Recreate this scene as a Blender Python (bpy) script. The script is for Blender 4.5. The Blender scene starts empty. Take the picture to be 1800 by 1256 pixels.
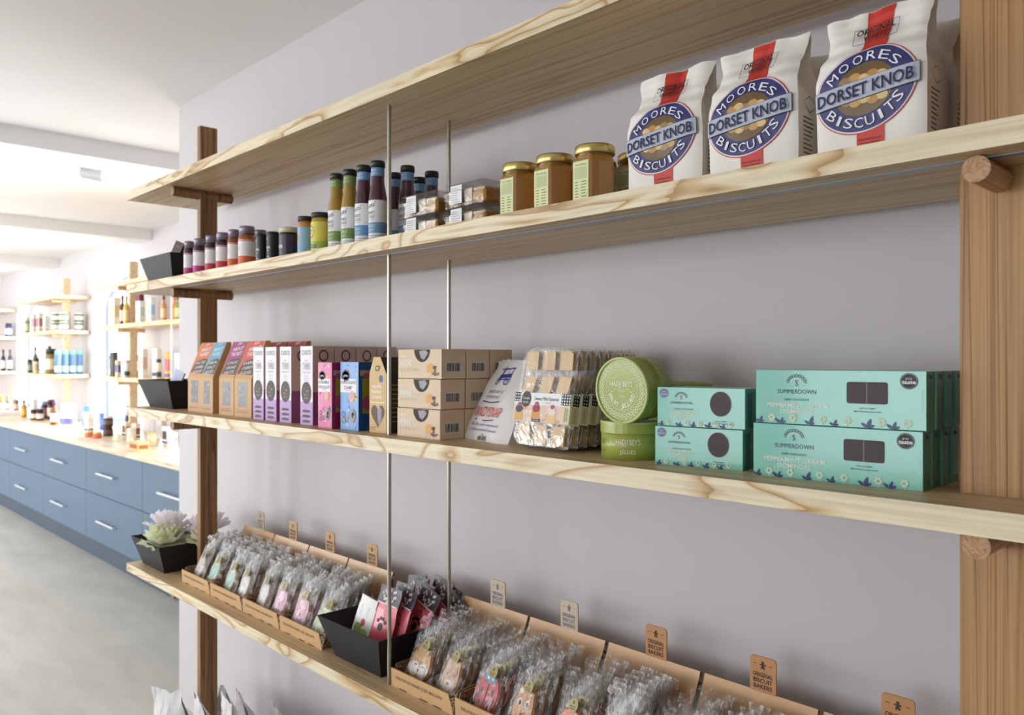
import bpy, math, random
from mathutils import Vector, Matrix, noise, Euler
random.seed(7)
PI = math.pi
sc = bpy.context.scene
COL = sc.collection

# ---------------------------------------------------------------- camera
cd = bpy.data.cameras.new('camera'); cam = bpy.data.objects.new('camera', cd); COL.objects.link(cam)
cam.location = (0, 0, 1.40); cam.rotation_euler = (PI/2, 0, math.radians(46.15))
cd.sensor_width = 36; cd.lens = 1421/1800*36; cd.shift_y = 4/1800; cd.clip_start = .02; cd.clip_end = 60
cd.dof.use_dof = True; cd.dof.focus_distance = 1.30; cd.dof.aperture_fstop = 7.1
sc.camera = cam
# ---------------------------------------------------------------- world, daylight, exposure
w = bpy.data.worlds.new('world'); sc.world = w; w.use_nodes = True
bg = w.node_tree.nodes['Background']; bg.inputs[0].default_value = (.90, .95, 1, 1); bg.inputs[1].default_value = 6
sc.view_settings.view_transform = 'Standard'; sc.view_settings.look = 'None'
sc.view_settings.gamma = 1; sc.view_settings.use_curve_mapping = False
sc.view_settings.exposure = -0.55
try:
    sc.cycles.transparent_max_bounces = 32; sc.cycles.max_bounces = 8; sc.cycles.diffuse_bounces = 5
    sc.cycles.sample_clamp_indirect = 6; sc.cycles.caustics_reflective = False; sc.cycles.caustics_refractive = False
except Exception: pass
def area(name, loc, rot, sx, sy, power, color=(1, 1, 1)):
    l = bpy.data.lights.new(name, 'AREA'); l.shape = 'RECTANGLE'; l.size = sx; l.size_y = sy; l.energy = power; l.color = color
    o = bpy.data.objects.new(name, l); o.location = loc; o.rotation_euler = rot; COL.objects.link(o); return o
# daylight outside the arched windows of the far wall (facing into the shop)
for x in (-4.70, -7.50, -10.36, -13.1):  # the first shines through the added, unseen window
    area('daylight', (x, 2.78, 1.5), (-PI/2, 0, 0), 1.5, 1.7, 480, (.92, .96, 1))
# daylight outside the shop-front windows behind the camera
for x, p in ((-1.2, 8), (-4.4, 54), (-7.6, 180), (-10.8, 240)):
    area('daylight', (x, -3.85, 1.5), (PI/2, 0, 0), 2.2, 1.7, p, (1, .955, .895) if x > -5 else (.94, .97, 1))

# ---------------------------------------------------------------- materials
def lin(h):
    h = h.lstrip('#'); c = [int(h[i:i+2], 16)/255 for i in (0, 2, 4)]
    return tuple(x/12.92 if x <= .04045 else ((x+.055)/1.055)**2.4 for x in c) + (1,)
_M = {}
def nt(name):
    m = bpy.data.materials.new(name); m.use_nodes = True; t = m.node_tree
    return m, t, t.nodes, t.links, t.nodes['Principled BSDF']
def P(h, rough=.55, metal=0, coat=0, var=.06, bump=0, bs=60, sheen=0):
    """painted / printed / plain surface with a slight procedural variation"""
    k = (h, rough, metal, coat, var, bump, bs)
    if k in _M: return _M[k]
    m, t, n, L, b = nt('paint_' + h.lstrip('#'))
    tc = n.new('ShaderNodeTexCoord'); no = n.new('ShaderNodeTexNoise'); no.inputs['Scale'].default_value = 9; no.inputs['Detail'].default_value = 3
    L.new(tc.outputs['Object'], no.inputs['Vector'])
    mx = n.new('ShaderNodeMix'); mx.data_type = 'RGBA'
    c = lin(h); mx.inputs['A'].default_value = tuple(x*(1-var) for x in c[:3])+(1,); mx.inputs['B'].default_value = tuple(min(1, x*(1+var)) for x in c[:3])+(1,)
    L.new(no.outputs['Fac'], mx.inputs['Factor']); L.new(mx.outputs['Result'], b.inputs['Base Color'])
    b.inputs['Roughness'].default_value = rough; b.inputs['Metallic'].default_value = metal
    if coat: b.inputs['Coat Weight'].default_value = coat; b.inputs['Coat Roughness'].default_value = .08
    if bump:
        n2 = n.new('ShaderNodeTexNoise'); n2.inputs['Scale'].default_value = bs; n2.inputs['Detail'].default_value = 4
        L.new(tc.outputs['Object'], n2.inputs['Vector'])
        bp = n.new('ShaderNodeBump'); bp.inputs['Strength'].default_value = bump; bp.inputs['Distance'].default_value = .004
        L.new(n2.outputs['Fac'], bp.inputs['Height']); L.new(bp.outputs['Normal'], b.inputs['Normal'])
        if coat: L.new(bp.outputs['Normal'], b.inputs['Coat Normal'])
    _M[k] = m; return m
def wood(name, light, mid, dark, sc3, rings=9, rough=.5, fine=(4, 160, 160), finest=.35):
    m, t, n, L, b = nt(name)
    tc = n.new('ShaderNodeTexCoord'); mp = n.new('ShaderNodeMapping'); mp.inputs['Scale'].default_value = sc3
    L.new(tc.outputs['Object'], mp.inputs['Vector'])
    no = n.new('ShaderNodeTexNoise'); no.inputs['Scale'].default_value = 1; no.inputs['Detail'].default_value = 2.5; no.inputs['Distortion'].default_value = .5
    L.new(mp.outputs['Vector'], no.inputs['Vector'])
    mu = n.new('ShaderNodeMath'); mu.operation = 'MULTIPLY'; mu.inputs[1].default_value = rings; L.new(no.outputs['Fac'], mu.inputs[0])
    pp = n.new('ShaderNodeMath'); pp.operation = 'FRACT'; L.new(mu.outputs[0], pp.inputs[0])
    cr = n.new('ShaderNodeValToRGB'); e = cr.color_ramp.elements
    e[0].position = 0; e[0].color = lin(mid); e[1].position = 1; e[1].color = lin(dark)
    a = e.new(.15); a.color = lin(light); a = e.new(.62); a.color = lin(light); a = e.new(.86); a.color = lin(mid)
    L.new(pp.outputs[0], cr.inputs['Fac'])
    mp2 = n.new('ShaderNodeMapping'); mp2.inputs['Scale'].default_value = fine; L.new(tc.outputs['Object'], mp2.inputs['Vector'])
    n2 = n.new('ShaderNodeTexNoise'); n2.inputs['Scale'].default_value = 1; n2.inputs['Detail'].default_value = 3; L.new(mp2.outputs['Vector'], n2.inputs['Vector'])
    mr = n.new('ShaderNodeMapRange'); mr.inputs['From Min'].default_value = .3; mr.inputs['From Max'].default_value = .7; mr.inputs['To Min'].default_value = 1-finest; mr.inputs['To Max'].default_value = 1.08
    L.new(n2.outputs['Fac'], mr.inputs['Value'])
    vm = n.new('ShaderNodeVectorMath'); vm.operation = 'SCALE'; L.new(cr.outputs['Color'], vm.inputs[0]); L.new(mr.outputs['Result'], vm.inputs['Scale'])
    L.new(vm.outputs[0], b.inputs['Base Color']); b.inputs['Roughness'].default_value = rough
    bp = n.new('ShaderNodeBump'); bp.inputs['Strength'].default_value = .12; bp.inputs['Distance'].default_value = .002
    L.new(n2.outputs['Fac'], bp.inputs['Height']); L.new(bp.outputs['Normal'], b.inputs['Normal'])
    return m
ASH = wood('ash_board', '#e4d6b6', '#d0b384', '#a98250', (2.0, 13, 13), 9, .45, (5, 190, 190), .16)
ASHF = wood('ash_face', '#cfb58c', '#c3a579', '#a98a60', (.45, 20, 20), 6, .45, (3, 170, 170), .14)
POST = wood('ash_post', '#bc9160', '#ab7d4a', '#805731', (38, 38, .35), 9, .5, (190, 190, 3), .26)
DPOST = wood('oak_post', '#a07850', '#8f6843', '#6d4a2c', (30, 30, .9), 6, .55, (160, 160, 4), .3)
PEG = wood('peg_wood', '#c49a72', '#b58660', '#93653f', (60, 1.2, 60), 7, .5, (220, 9, 220), .2)
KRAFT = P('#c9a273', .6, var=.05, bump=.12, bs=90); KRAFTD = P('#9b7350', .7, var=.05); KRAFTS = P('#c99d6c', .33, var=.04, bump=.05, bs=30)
def glassy(name, tint=(1, 1, 1, 1), top=.75, blend=.35, base=.08, rough=.08, bump=0, bs=40, white=0, scale3=(1, 1, 1), wth=(.52, .78)):
    """thin clear film / plastic: see-through with reflections"""
    m = bpy.data.materials.new(name); m.use_nodes = True; t = m.node_tree; n = t.nodes; L = t.links; n.clear()
    out = n.new('ShaderNodeOutputMaterial'); tr = n.new('ShaderNodeBsdfTransparent'); tr.inputs[0].default_value = tint
    gl = n.new('ShaderNodeBsdfGlossy'); gl.inputs['Roughness'].default_value = rough
    lw = n.new('ShaderNodeLayerWeight'); lw.inputs['Blend'].default_value = blend
    mr = n.new('ShaderNodeMapRange'); mr.inputs['To Min'].default_value = base; mr.inputs['To Max'].default_value = top
    L.new(lw.outputs['Fresnel'], mr.inputs['Value'])
    mx = n.new('ShaderNodeMixShader'); L.new(mr.outputs['Result'], mx.inputs[0]); L.new(tr.outputs[0], mx.inputs[1]); L.new(gl.outputs[0], mx.inputs[2])
    last = mx
    tc = n.new('ShaderNodeTexCoord'); mp = n.new('ShaderNodeMapping'); mp.inputs['Scale'].default_value = scale3; L.new(tc.outputs['Object'], mp.inputs['Vector'])
    no = n.new('ShaderNodeTexNoise'); no.inputs['Scale'].default_value = bs; no.inputs['Detail'].default_value = 4; no.inputs['Distortion'].default_value = 1.2; L.new(mp.outputs['Vector'], no.inputs['Vector'])
    if bump:
        bp = n.new('ShaderNodeBump'); bp.inputs['Strength'].default_value = bump; bp.inputs['Distance'].default_value = .01
        L.new(no.outputs['Fac'], bp.inputs['Height']); L.new(bp.outputs['Normal'], gl.inputs['Normal']); L.new(bp.outputs['Normal'], lw.inputs['Normal'])
    if white:
        df = n.new('ShaderNodeBsdfTranslucent'); df.inputs[0].default_value = (.95, .95, .95, 1)
        d2 = n.new('ShaderNodeBsdfDiffuse'); d2.inputs[0].default_value = (.95, .95, .95, 1)
        ad = n.new('ShaderNodeMixShader'); ad.inputs[0].default_value = .4; L.new(d2.outputs[0], ad.inputs[1]); L.new(df.outputs[0], ad.inputs[2])
        m2 = n.new('ShaderNodeMixShader')
        r2 = n.new('ShaderNodeMapRange'); r2.inputs['From Min'].default_value = wth[0]; r2.inputs['From Max'].default_value = wth[1]; r2.inputs['To Max'].default_value = white
        L.new(no.outputs['Fac'], r2.inputs['Value']); L.new(r2.outputs['Result'], m2.inputs[0]); L.new(mx.outputs[0], m2.inputs[1]); L.new(ad.outputs[0], m2.inputs[2]); last = m2
    L.new(last.outputs[0], out.inputs[0]); return m
PANE = glassy('window_glass', base=.03); CLEAR = glassy('clear_plastic', base=.035, rough=.07, bump=.2, bs=25, blend=.2, top=.6); FROST = glassy('frosted_plastic', base=.02, rough=.3, bump=.3, bs=60, white=.75, blend=.1, top=.2, wth=(.30, .60)); FILM = glassy('shrink_film', base=.0, rough=.10, bump=.30, bs=13, scale3=(1, 1, 1.6), top=.5, blend=.10)
CELLO = glassy('crinkled_cellophane', base=.05, rough=.2, bump=.9, bs=36, white=.85, scale3=(2.1, 1, .5), top=.40, wth=(.55, .66))  # white noise patches paint the glints into the crimped film
def tissue(h):
    k = 'tissue'+h
    if k in _M: return _M[k]
    m, t, n, L, b = nt('tissue_paper'); n.remove(b); out = n['Material Output']; d = n.new('ShaderNodeBsdfDiffuse'); q = n.new('ShaderNodeBsdfTranslucent'); x = n.new('ShaderNodeMixShader'); x.inputs[0].default_value = .5
    tc = n.new('ShaderNodeTexCoord'); no = n.new('ShaderNodeTexNoise'); no.inputs['Scale'].default_value = 40; mx = n.new('ShaderNodeMix'); mx.data_type = 'RGBA'; c = lin(h); mx.inputs['A'].default_value = tuple(v*.92 for v in c[:3])+(1,); mx.inputs['B'].default_value = c
    L.new(tc.outputs['Object'], no.inputs['Vector']); L.new(no.outputs['Fac'], mx.inputs['Factor']); L.new(mx.outputs['Result'], d.inputs[0]); L.new(mx.outputs['Result'], q.inputs[0])
    L.new(d.outputs[0], x.inputs[1]); L.new(q.outputs[0], x.inputs[2]); L.new(x.outputs[0], out.inputs[0]); _M[k] = m; return m
CELLW = glassy('whitened_cellophane', base=.06, rough=.22, bump=.9, bs=36, white=.9, scale3=(2.1, 1, .5), top=.45, wth=(.46, .60))  # same film made whiter, its painted glint patches spread wider
def spots(name, a, b_, scale, th=.35):
    m, t, n, L, b = nt(name); tc = n.new('ShaderNodeTexCoord'); vo = n.new('ShaderNodeTexVoronoi'); vo.inputs['Scale'].default_value = scale
    L.new(tc.outputs['Object'], vo.inputs['Vector']); cr = n.new('ShaderNodeValToRGB'); cr.color_ramp.interpolation = 'CONSTANT'
    e = cr.color_ramp.elements; e[0].color = lin(a); e[1].color = lin(b_); e[1].position = th
    L.new(vo.outputs['Distance'], cr.inputs['Fac']); L.new(cr.outputs['Color'], b.inputs['Base Color']); b.inputs['Roughness'].default_value = .6; return m
LEOP = spots('printed_dots', '#2c2320', '#a88a6c', 210, .42)
def honey(name, a, c, rough=.12):
    m, t, n, L, b = nt(name); tc = n.new('ShaderNodeTexCoord'); no = n.new('ShaderNodeTexNoise'); no.inputs['Scale'].default_value = 30; no.inputs['Detail'].default_value = 5
    L.new(tc.outputs['Object'], no.inputs['Vector']); cr = n.new('ShaderNodeValToRGB'); e = cr.color_ramp.elements; e[0].color = lin(a); e[1].color = lin(c); e[0].position = .35; e[1].position = .7
    L.new(no.outputs['Fac'], cr.inputs['Fac']); L.new(cr.outputs['Color'], b.inputs['Base Color']); b.inputs['Roughness'].default_value = rough
    b.inputs['Coat Weight'].default_value = .6; b.inputs['Coat Roughness'].default_value = .04; return m
WALL = P('#c6c1c3', .55, var=.015, bump=.03, bs=12); CEIL = P('#efeeee', .7, var=.01)
BLACKT = P('#1c1c1f', .6, var=.08, bump=.03, bs=200); WHITE = P('#eeeef0', .6); INK = P('#26262c', .5); GOLD = P('#d9c27c', .28, metal=.85, var=.02)
STEEL = P('#b6b0a4', .28, metal=1, var=.02); NAVY = P('#2d2f66', .45, coat=.2); FOIL = P('#8a8a90', .5, metal=.4, bump=.8, bs=120)

# ---------------------------------------------------------------- mesh builder
_T = {}
def glyphs(s, bold=0.0):
    k = (s, bold)
    if k in _T: return _T[k]
    c = bpy.data.curves.new('t', 'FONT'); c.body = s; c.size = 1; c.resolution_u = 2; c.offset = bold; c.fill_mode = 'FRONT' if hasattr(c, 'fill_mode') else c.fill_mode
    o = bpy.data.objects.new('t', c); me = bpy.data.meshes.new_from_object(o)
    v = [(p.co.x, p.co.y) for p in me.vertices]; f = [tuple(p.vertices) for p in me.polygons]
    bpy.data.meshes.remove(me); bpy.data.objects.remove(o); bpy.data.curves.remove(c)
    if not v: v = [(0, 0), (.1, 0), (.1, .1)]; f = [(0, 1, 2)]
    _T[k] = (v, f); return _T[k]
EPS = .00022
class MB:
    def __init__(s): s.v = []; s.f = []; s.m = []; s.s = []; s.mats = []
    def mi(s, m):
        if m not in s.mats: s.mats.append(m)
        return s.mats.index(m)
    def add(s, vs, fs, m, sm=False):
        o = len(s.v); s.v += [tuple(p) for p in vs]; k = s.mi(m)
        for f in fs: s.f.append(tuple(i+o for i in f)); s.m.append(k); s.s.append(sm)
        return s
    def box(s, x0, x1, y0, y1, z0, z1, m, b=0):
        if b:
            # chamfered box: vertical edges and top/bottom edges
            r = [(x0+b, y0), (x1-b, y0), (x1, y0+b), (x1, y1-b), (x1-b, y1), (x0+b, y1), (x0, y1-b), (x0, y0+b)]
            cx, cy = (x0+x1)/2, (y0+y1)/2
            def ins(p): return (p[0]+(b if p[0] < cx else -b)*.9, p[1]+(b if p[1] < cy else -b)*.9)
            L = [[ins(p)+(z0,) for p in r], [p+(z0+b,) for p in r], [p+(z1-b,) for p in r], [ins(p)+(z1,) for p in r]]
            vs = sum(L, []); fs = [tuple(range(7, -1, -1)), tuple(range(24, 32))]
            for k in range(3):
                for i in range(8): j = (i+1) % 8; fs.append((k*8+i, k*8+j, k*8+8+j, k*8+8+i))
            return s.add(vs, fs, m)
        v = [(x0, y0, z0), (x1, y0, z0), (x1, y1, z0), (x0, y1, z0), (x0, y0, z1), (x1, y0, z1), (x1, y1, z1), (x0, y1, z1)]
        return s.add(v, [(3, 2, 1, 0), (4, 5, 6, 7), (0, 1, 5, 4), (1, 2, 6, 5), (2, 3, 7, 6), (3, 0, 4, 7)], m)
    def loft(s, rings, m, cap=True, sm=False):
        n = len(rings[0]); vs = sum([list(r) for r in rings], []); fs = []
        for k in range(len(rings)-1):
            for i in range(n): j = (i+1) % n; fs.append((k*n+i, k*n+j, (k+1)*n+j, (k+1)*n+i))
        if cap: fs.append(tuple(range(n-1, -1, -1))); q = (len(rings)-1)*n; fs.append(tuple(range(q, q+n)))
        return s.add(vs, fs, m, sm)
    def lathe(s, prof, m, n=24, c=(0, 0, 0), cap=True, sm=True, ph=0):
        return s.loft([[(c[0]+r*math.cos(2*PI*i/n+ph), c[1]+r*math.sin(2*PI*i/n+ph), c[2]+z) for i in range(n)] for r, z in prof], m, cap, sm)
    def tube(s, p, q, r, m, n=16, sm=True):
        p = Vector(p); q = Vector(q); d = (q-p).normalized(); a = d.orthogonal().normalized(); b = d.cross(a)
        R = [[tuple(c+(a*math.cos(2*PI*i/n)+b*math.sin(2*PI*i/n))*r) for i in range(n)] for c in (p, q)]
        s.loft(R, m, False, sm); s.add(R[0], [tuple(range(n-1, -1, -1))], m); s.add(R[1], [tuple(range(n))], m); return s
    def prism(s, poly, y0, y1, m):     # polygon in XZ, swept along y
        n = len(poly); return s.loft([[(x, y0, z) for x, z in poly], [(x, y1, z) for x, z in poly]], m)
    def prismx(s, poly, x0, x1, m):    # polygon in YZ, swept along x
        return s.loft([[(x0, y, z) for y, z in poly], [(x1, y, z) for y, z in poly]], m)
    def grid(s, fn, nu, nv, m, sm=True, u0=0, u1=1, v0=0, v1=1):
        vs = [fn(u0+(u1-u0)*i/nu, v0+(v1-v0)*j/nv) for j in range(nv+1) for i in range(nu+1)]
        return s.add(vs, [(j*(nu+1)+i, j*(nu+1)+i+1, (j+1)*(nu+1)+i+1, (j+1)*(nu+1)+i) for j in range(nv) for i in range(nu)], m, sm)
    def plate(s, xs, ys, z0, z1, holes, m, mf=None):
        """board with rectangular cut-outs"""
        X = sorted(set(xs+[h[0] for h in holes]+[h[1] for h in holes])); Y = sorted(set(ys+[h[2] for h in holes]+[h[3] for h in holes]))
        def solid(i, j):
            if i < 0 or j < 0 or i >= len(X)-1 or j >= len(Y)-1: return False
            cx, cy = (X[i]+X[i+1])/2, (Y[j]+Y[j+1])/2
            return not any(h[0] < cx < h[1] and h[2] < cy < h[3] for h in holes)
        for i in range(len(X)-1):
            for j in range(len(Y)-1):
                if not solid(i, j): continue
                a, b, c, d = X[i], X[i+1], Y[j], Y[j+1]
                s.add([(a, c, z1), (b, c, z1), (b, d, z1), (a, d, z1)], [(0, 1, 2, 3)], mf or m); s.add([(a, c, z0), (b, c, z0), (b, d, z0), (a, d, z0)], [(3, 2, 1, 0)], mf or m)
                if not solid(i, j-1): s.add([(a, c, z0), (b, c, z0), (b, c, z1), (a, c, z1)], [(0, 1, 2, 3)], m)
                if not solid(i, j+1): s.add([(b, d, z0), (a, d, z0), (a, d, z1), (b, d, z1)], [(0, 1, 2, 3)], m)
                if not solid(i-1, j): s.add([(a, d, z0), (a, c, z0), (a, c, z1), (a, d, z1)], [(0, 1, 2, 3)], m)
                if not solid(i+1, j): s.add([(b, c, z0), (b, d, z0), (b, d, z1), (b, c, z1)], [(0, 1, 2, 3)], m)
        return s
    # ---- printing on a surface fn(u, v, off)
    def pr(s, fn, u0, v0, u1, v1, m, l=1, nu=1, nv=1):
        return s.grid(lambda u, v: fn(u, v, l*EPS), nu, nv, m, False, u0, u1, v0, v1)
    def pe(s, fn, cu, cv, ru, rv, m, l=1, n=20, rings=1, a0=0, a1=2*PI, skew=0):
        vs = [fn(cu, cv, l*EPS)]; fs = []
        for k in range(1, rings+1):
            for i in range(n+1):
                a = a0+(a1-a0)*i/n; du, dv = ru*k/rings*math.cos(a), rv*k/rings*math.sin(a); vs.append(fn(cu+du, cv+dv+skew*du, l*EPS))
        for i in range(n): fs.append((0, 1+i, 2+i))
        for k in range(1, rings):
            for i in range(n): q = 1+(k-1)*(n+1)+i; r = q+n+1; fs.append((q, r, r+1, q+1))
        return s.add(vs, fs, m)
    def ppoly(s, fn, pts, m, l=1): return s.add([fn(u, v, l*EPS) for u, v in pts], [tuple(range(len(pts)))], m)
    def ring(s, fn, cu, cv, ru, rv, t, m, l=1, n=32, skew=0):
        vs = []
        for i in range(n):
            a = 2*PI*i/n
            for q in (0, t): du, dv = (ru-q)*math.cos(a), (rv-q)*math.sin(a); vs.append(fn(cu+du, cv+dv+skew*du, l*EPS))
        return s.add(vs, [(2*i, 2*((i+1) % n), 2*((i+1) % n)+1, 2*i+1) for i in range(n)], m)
    def pt(s, fn, txt, cu, cv, h, m, l=2, w=None, ang=0, slant=0, bold=.0, slope=0):
        """text centred at cu,cv; h = cap height; w = total width (fitted)"""
        v, f = glyphs(txt, bold); x0 = min(p[0] for p in v); x1 = max(p[0] for p in v)
        k = h/.7; kw = k if w is None else w/max(1e-6, (x1-x0)); xc = (x0+x1)/2; ca, sa = math.cos(ang), math.sin(ang); vs = []
        for x, y in v:
            a = (x-xc)*kw+slant*(y*k-h/2); b = y*k-h/2+slope*(x-xc)*kw; vs.append(fn(cu+a*ca-b*sa, cv+a*sa+b*ca, l*EPS))
        return s.add(vs, f, m)
    def parc(s, fn, txt, cu, cv, ru, rv, a0, a1, h, m, l=2, inner=False, bold=.0, wch=None, skew=0):
        """letters along an ellipse from angle a0 to a1 (degrees)"""
        n = len(txt)
        for i, ch in enumerate(txt):
            if ch == ' ': continue
            a = math.radians(a0+(a1-a0)*(i+.5)/n); du, dv = ru*math.cos(a), rv*math.sin(a); damp = .8 if wch else 1
            tx, ty = -ru*math.sin(a), rv*math.cos(a)
            if not inner: tx, ty = -tx, -ty
            s.pt(fn, ch, cu+du, cv+dv+skew*du, h, m, l, None if wch is None else wch*(.35 if ch in "I'" else 1), math.atan2(ty+skew*tx, tx)*damp, 0, bold)
        return s
    def build(s, name, parent=None, loc=None, rot=None, label=None):
        me = bpy.data.meshes.new(name); me.from_pydata(s.v, [], s.f)
        for m in s.mats: me.materials.append(m)
        me.polygons.foreach_set('material_index', s.m); me.polygons.foreach_set('use_smooth', s.s); me.update()
        o = bpy.data.objects.new(name, me); COL.objects.link(o)
        if parent: o.parent = parent
        if loc: o.location = loc
        if rot: o.rotation_euler = rot
        if label: o['label'] = label
        return o
def front(y): return lambda u, v, o: (u, y-o, v)
def right(x): return lambda u, v, o: (x+o, u, v)
def top(z): return lambda u, v, o: (u, v, z+o)
def cyl(r, c=(0, 0), ph=0): return lambda u, v, o: (c[0]+math.sin(u/r+ph)*(r+o), c[1]-math.cos(u/r+ph)*(r+o), v)
def tag(o, label, cat, group=None):
    o['label'] = label; o['category'] = cat
    if group: o['group'] = group
    return o
def thing(name, label, cat, loc=(0, 0, 0), rot=(0, 0, 0), group=None):
    o = bpy.data.objects.new(name, None); COL.objects.link(o); o.empty_display_size = .03
    o.location = loc; o.rotation_euler = rot if isinstance(rot, tuple) else (0, 0, rot); return tag(o, label, cat, group)
def dup(root, loc, rot=(0, 0, 0), label=None, group=None):
    r = root.copy(); COL.objects.link(r); r.location = loc; r.rotation_euler = rot if isinstance(rot, tuple) else (0, 0, rot)
    if label: r['label'] = label
    if group: r['group'] = group
    def rec(a, b):
        for ch in [q for q in bpy.data.objects if q.parent == a] if a not in _K else _K[a]:
            c = ch.copy(); COL.objects.link(c); c.parent = b; rec(ch, c)
    rec(root, r); return r
_K = {}
def struct(o): o['kind'] = 'structure'; return o
def nz(x, y, z, s=1.0): return noise.noise(Vector((x*s, y*s, z*s)))
ORD = ['foremost', 'second', 'third', 'fourth', 'fifth', 'sixth', 'seventh', 'eighth', 'ninth', 'tenth']

# ================================================================= SETTING
XL, XR, YF, YB, YN, XC, ZT = -14.0, 2.0, -3.6, 2.40, 1.31, -3.33, 2.435
def m_floor():
    m, t, n, L, b = nt('floor_vinyl'); tc = n.new('ShaderNodeTexCoord'); no = n.new('ShaderNodeTexNoise'); no.inputs['Scale'].default_value = 3.2; no.inputs['Detail'].default_value = 7; no.inputs['Roughness'].default_value = .62
    mp = n.new('ShaderNodeMapping'); mp.inputs['Scale'].default_value = (.6, 2, 1); L.new(tc.outputs['Object'], mp.inputs['Vector']); L.new(mp.outputs['Vector'], no.inputs['Vector'])
    cr = n.new('ShaderNodeValToRGB'); e = cr.color_ramp.elements; e[0].position = .3; e[1].position = .75; e[0].color = lin('#aeaca4'); e[1].color = lin('#c6c4bb')
    L.new(no.outputs['Fac'], cr.inputs['Fac']); L.new(cr.outputs['Color'], b.inputs['Base Color']); b.inputs['Roughness'].default_value = .42; return m
struct(MB().box(XL, XR, YF, 2.7, -.1, 0, m_floor()).build('floor'))
struct(MB().box(XL, XR, YF, 2.7, ZT, ZT+.1, CEIL).build('ceiling'))
struct(MB().box(XC, XR, YN, 2.7, 0, ZT, WALL).build('wall_near'))
struct(MB().box(XL-.1, XL, YF, 2.7, 0, ZT, WALL).build('wall_left'))
struct(MB().box(XR, XR+.1, YF, YN, 0, ZT, WALL).build('wall_right'))
# far wall with arched openings
WIN = [(-4.70, .6), (-7.50, .635), (-10.36, .585), (-13.1, .585)]; ZS, ZP, ZB = 1.83, 2.14, .835  # first window is unseen behind the near wall, added for its light
def far_wall():
    b = MB(); D = .20; y0, y1 = YB, YB+D
    def arch(c, h, n=20): return [(c-h*math.cos(PI*i/n), ZS+(ZP-ZS)*math.sin(PI*i/n)) for i in range(n+1)]
    edges = [XL]
    for c, h in sorted(WIN): edges += [c-h, c+h]
    edges.append(XC+.1)
    for k in range(0, len(edges), 2):
        if edges[k+1] > edges[k]:
            for yy in (y0, y1): b.add([(edges[k], yy, 0), (edges[k+1], yy, 0), (edges[k+1], yy, ZT), (edges[k], yy, ZT)], [(0, 1, 2, 3)], WALL)
    for c, h in WIN:
        A = arch(c, h)
        for yy in (y0, y1):
            for p, q in zip(A, A[1:]): b.add([(p[0], yy, p[1]), (q[0], yy, q[1]), (q[0], yy, ZT), (p[0], yy, ZT)], [(0, 1, 2, 3)], WALL)
            b.add([(c-h, yy, 0), (c+h, yy, 0), (c+h, yy, ZB), (c-h, yy, ZB)], [(0, 1, 2, 3)], WALL)
        O = [(c-h, ZB)]+A+[(c+h, ZB)]
        for p, q in zip(O, O[1:]+O[:1]): b.add([(p[0], y0, p[1]), (q[0], y0, q[1]), (q[0], y1, q[1]), (p[0], y1, p[1])], [(0, 1, 2, 3)], WALL)
    struct(b.build('wall_far'))
far_wall()
FRAME = P('#a9c6e6', .4)
for i, (c, h) in enumerate(WIN):
    n = 20; O = [(c-h, ZB)]+[(c-h*math.cos(PI*k/n), ZS+(ZP-ZS)*math.sin(PI*k/n)) for k in range(n+1)]+[(c+h, ZB)]
    I = [(c+(x-c)*(1-.05/h), ZB+.05+(z-ZB)*(1-.1/(ZP-ZB))) for x, z in O]
    pn = MB().add([(x, 2.56, z) for x, z in O], [tuple(range(len(O)))], PANE).build('window_%d' % (i+1)); struct(pn)
    f = MB(); N = len(O)
    for k in range(N):
        j = (k+1) % N; a, bb, cc, d = O[k], O[j], I[j], I[k]
        f.add([(p[0], y, p[1]) for y in (2.53, 2.59) for p in (a, bb, cc, d)], [(0, 1, 2, 3), (7, 6, 5, 4), (3, 2, 6, 7), (0, 4, 5, 1)], FRAME)
    f.box(c-.02, c+.02, 2.54, 2.58, ZB+.05, ZP-.05, FRAME)
    for z in (1.28, 1.72): f.box(c-h+.04, c+h-.04, 2.545, 2.575, z-.015, z+.015, FRAME)
    struct(f.build('window_frame', pn))
# shop front wall behind the camera, with three large openings
b = MB(); xs = [XL, -11.9, -9.7, -8.7, -6.5, -5.5, -3.3, -2.3, -.1, XR]
for k in range(len(xs)-1):
    if k % 2 == 0: b.box(xs[k], xs[k+1], YF-.2, YF, 0, ZT, WALL)
    else: b.box(xs[k], xs[k+1], YF-.2, YF, 0, .65, WALL); b.box(xs[k], xs[k+1], YF-.2, YF, 2.3, ZT, WALL)
struct(b.build('wall_front'))
for i, x in enumerate((-4.10, -6.65, -9.20, -11.75)):
    struct(MB().box(x-.26, x, YF, YB, 2.352, ZT, CEIL).build('trim_%d' % (i+1)))
t = thing('ceiling_spotlight', 'small white spotlight fixed under the ceiling near the first beam', 'light', (-4.62, 1.30, ZT))
MB().lathe([(.05, -.02), (.055, 0)], P('#cfcfd2', .4), 24).build('base', t)
MB().tube((0, 0, -.02), (.03, .05, -.05), .012, P('#cfcfd2', .4)).build('arm', t)
MB().tube((.0, .02, -.05), (.10, .09, -.075), .032, P('#c0c0c4', .4), 20).build('lamp_head', t)

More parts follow.
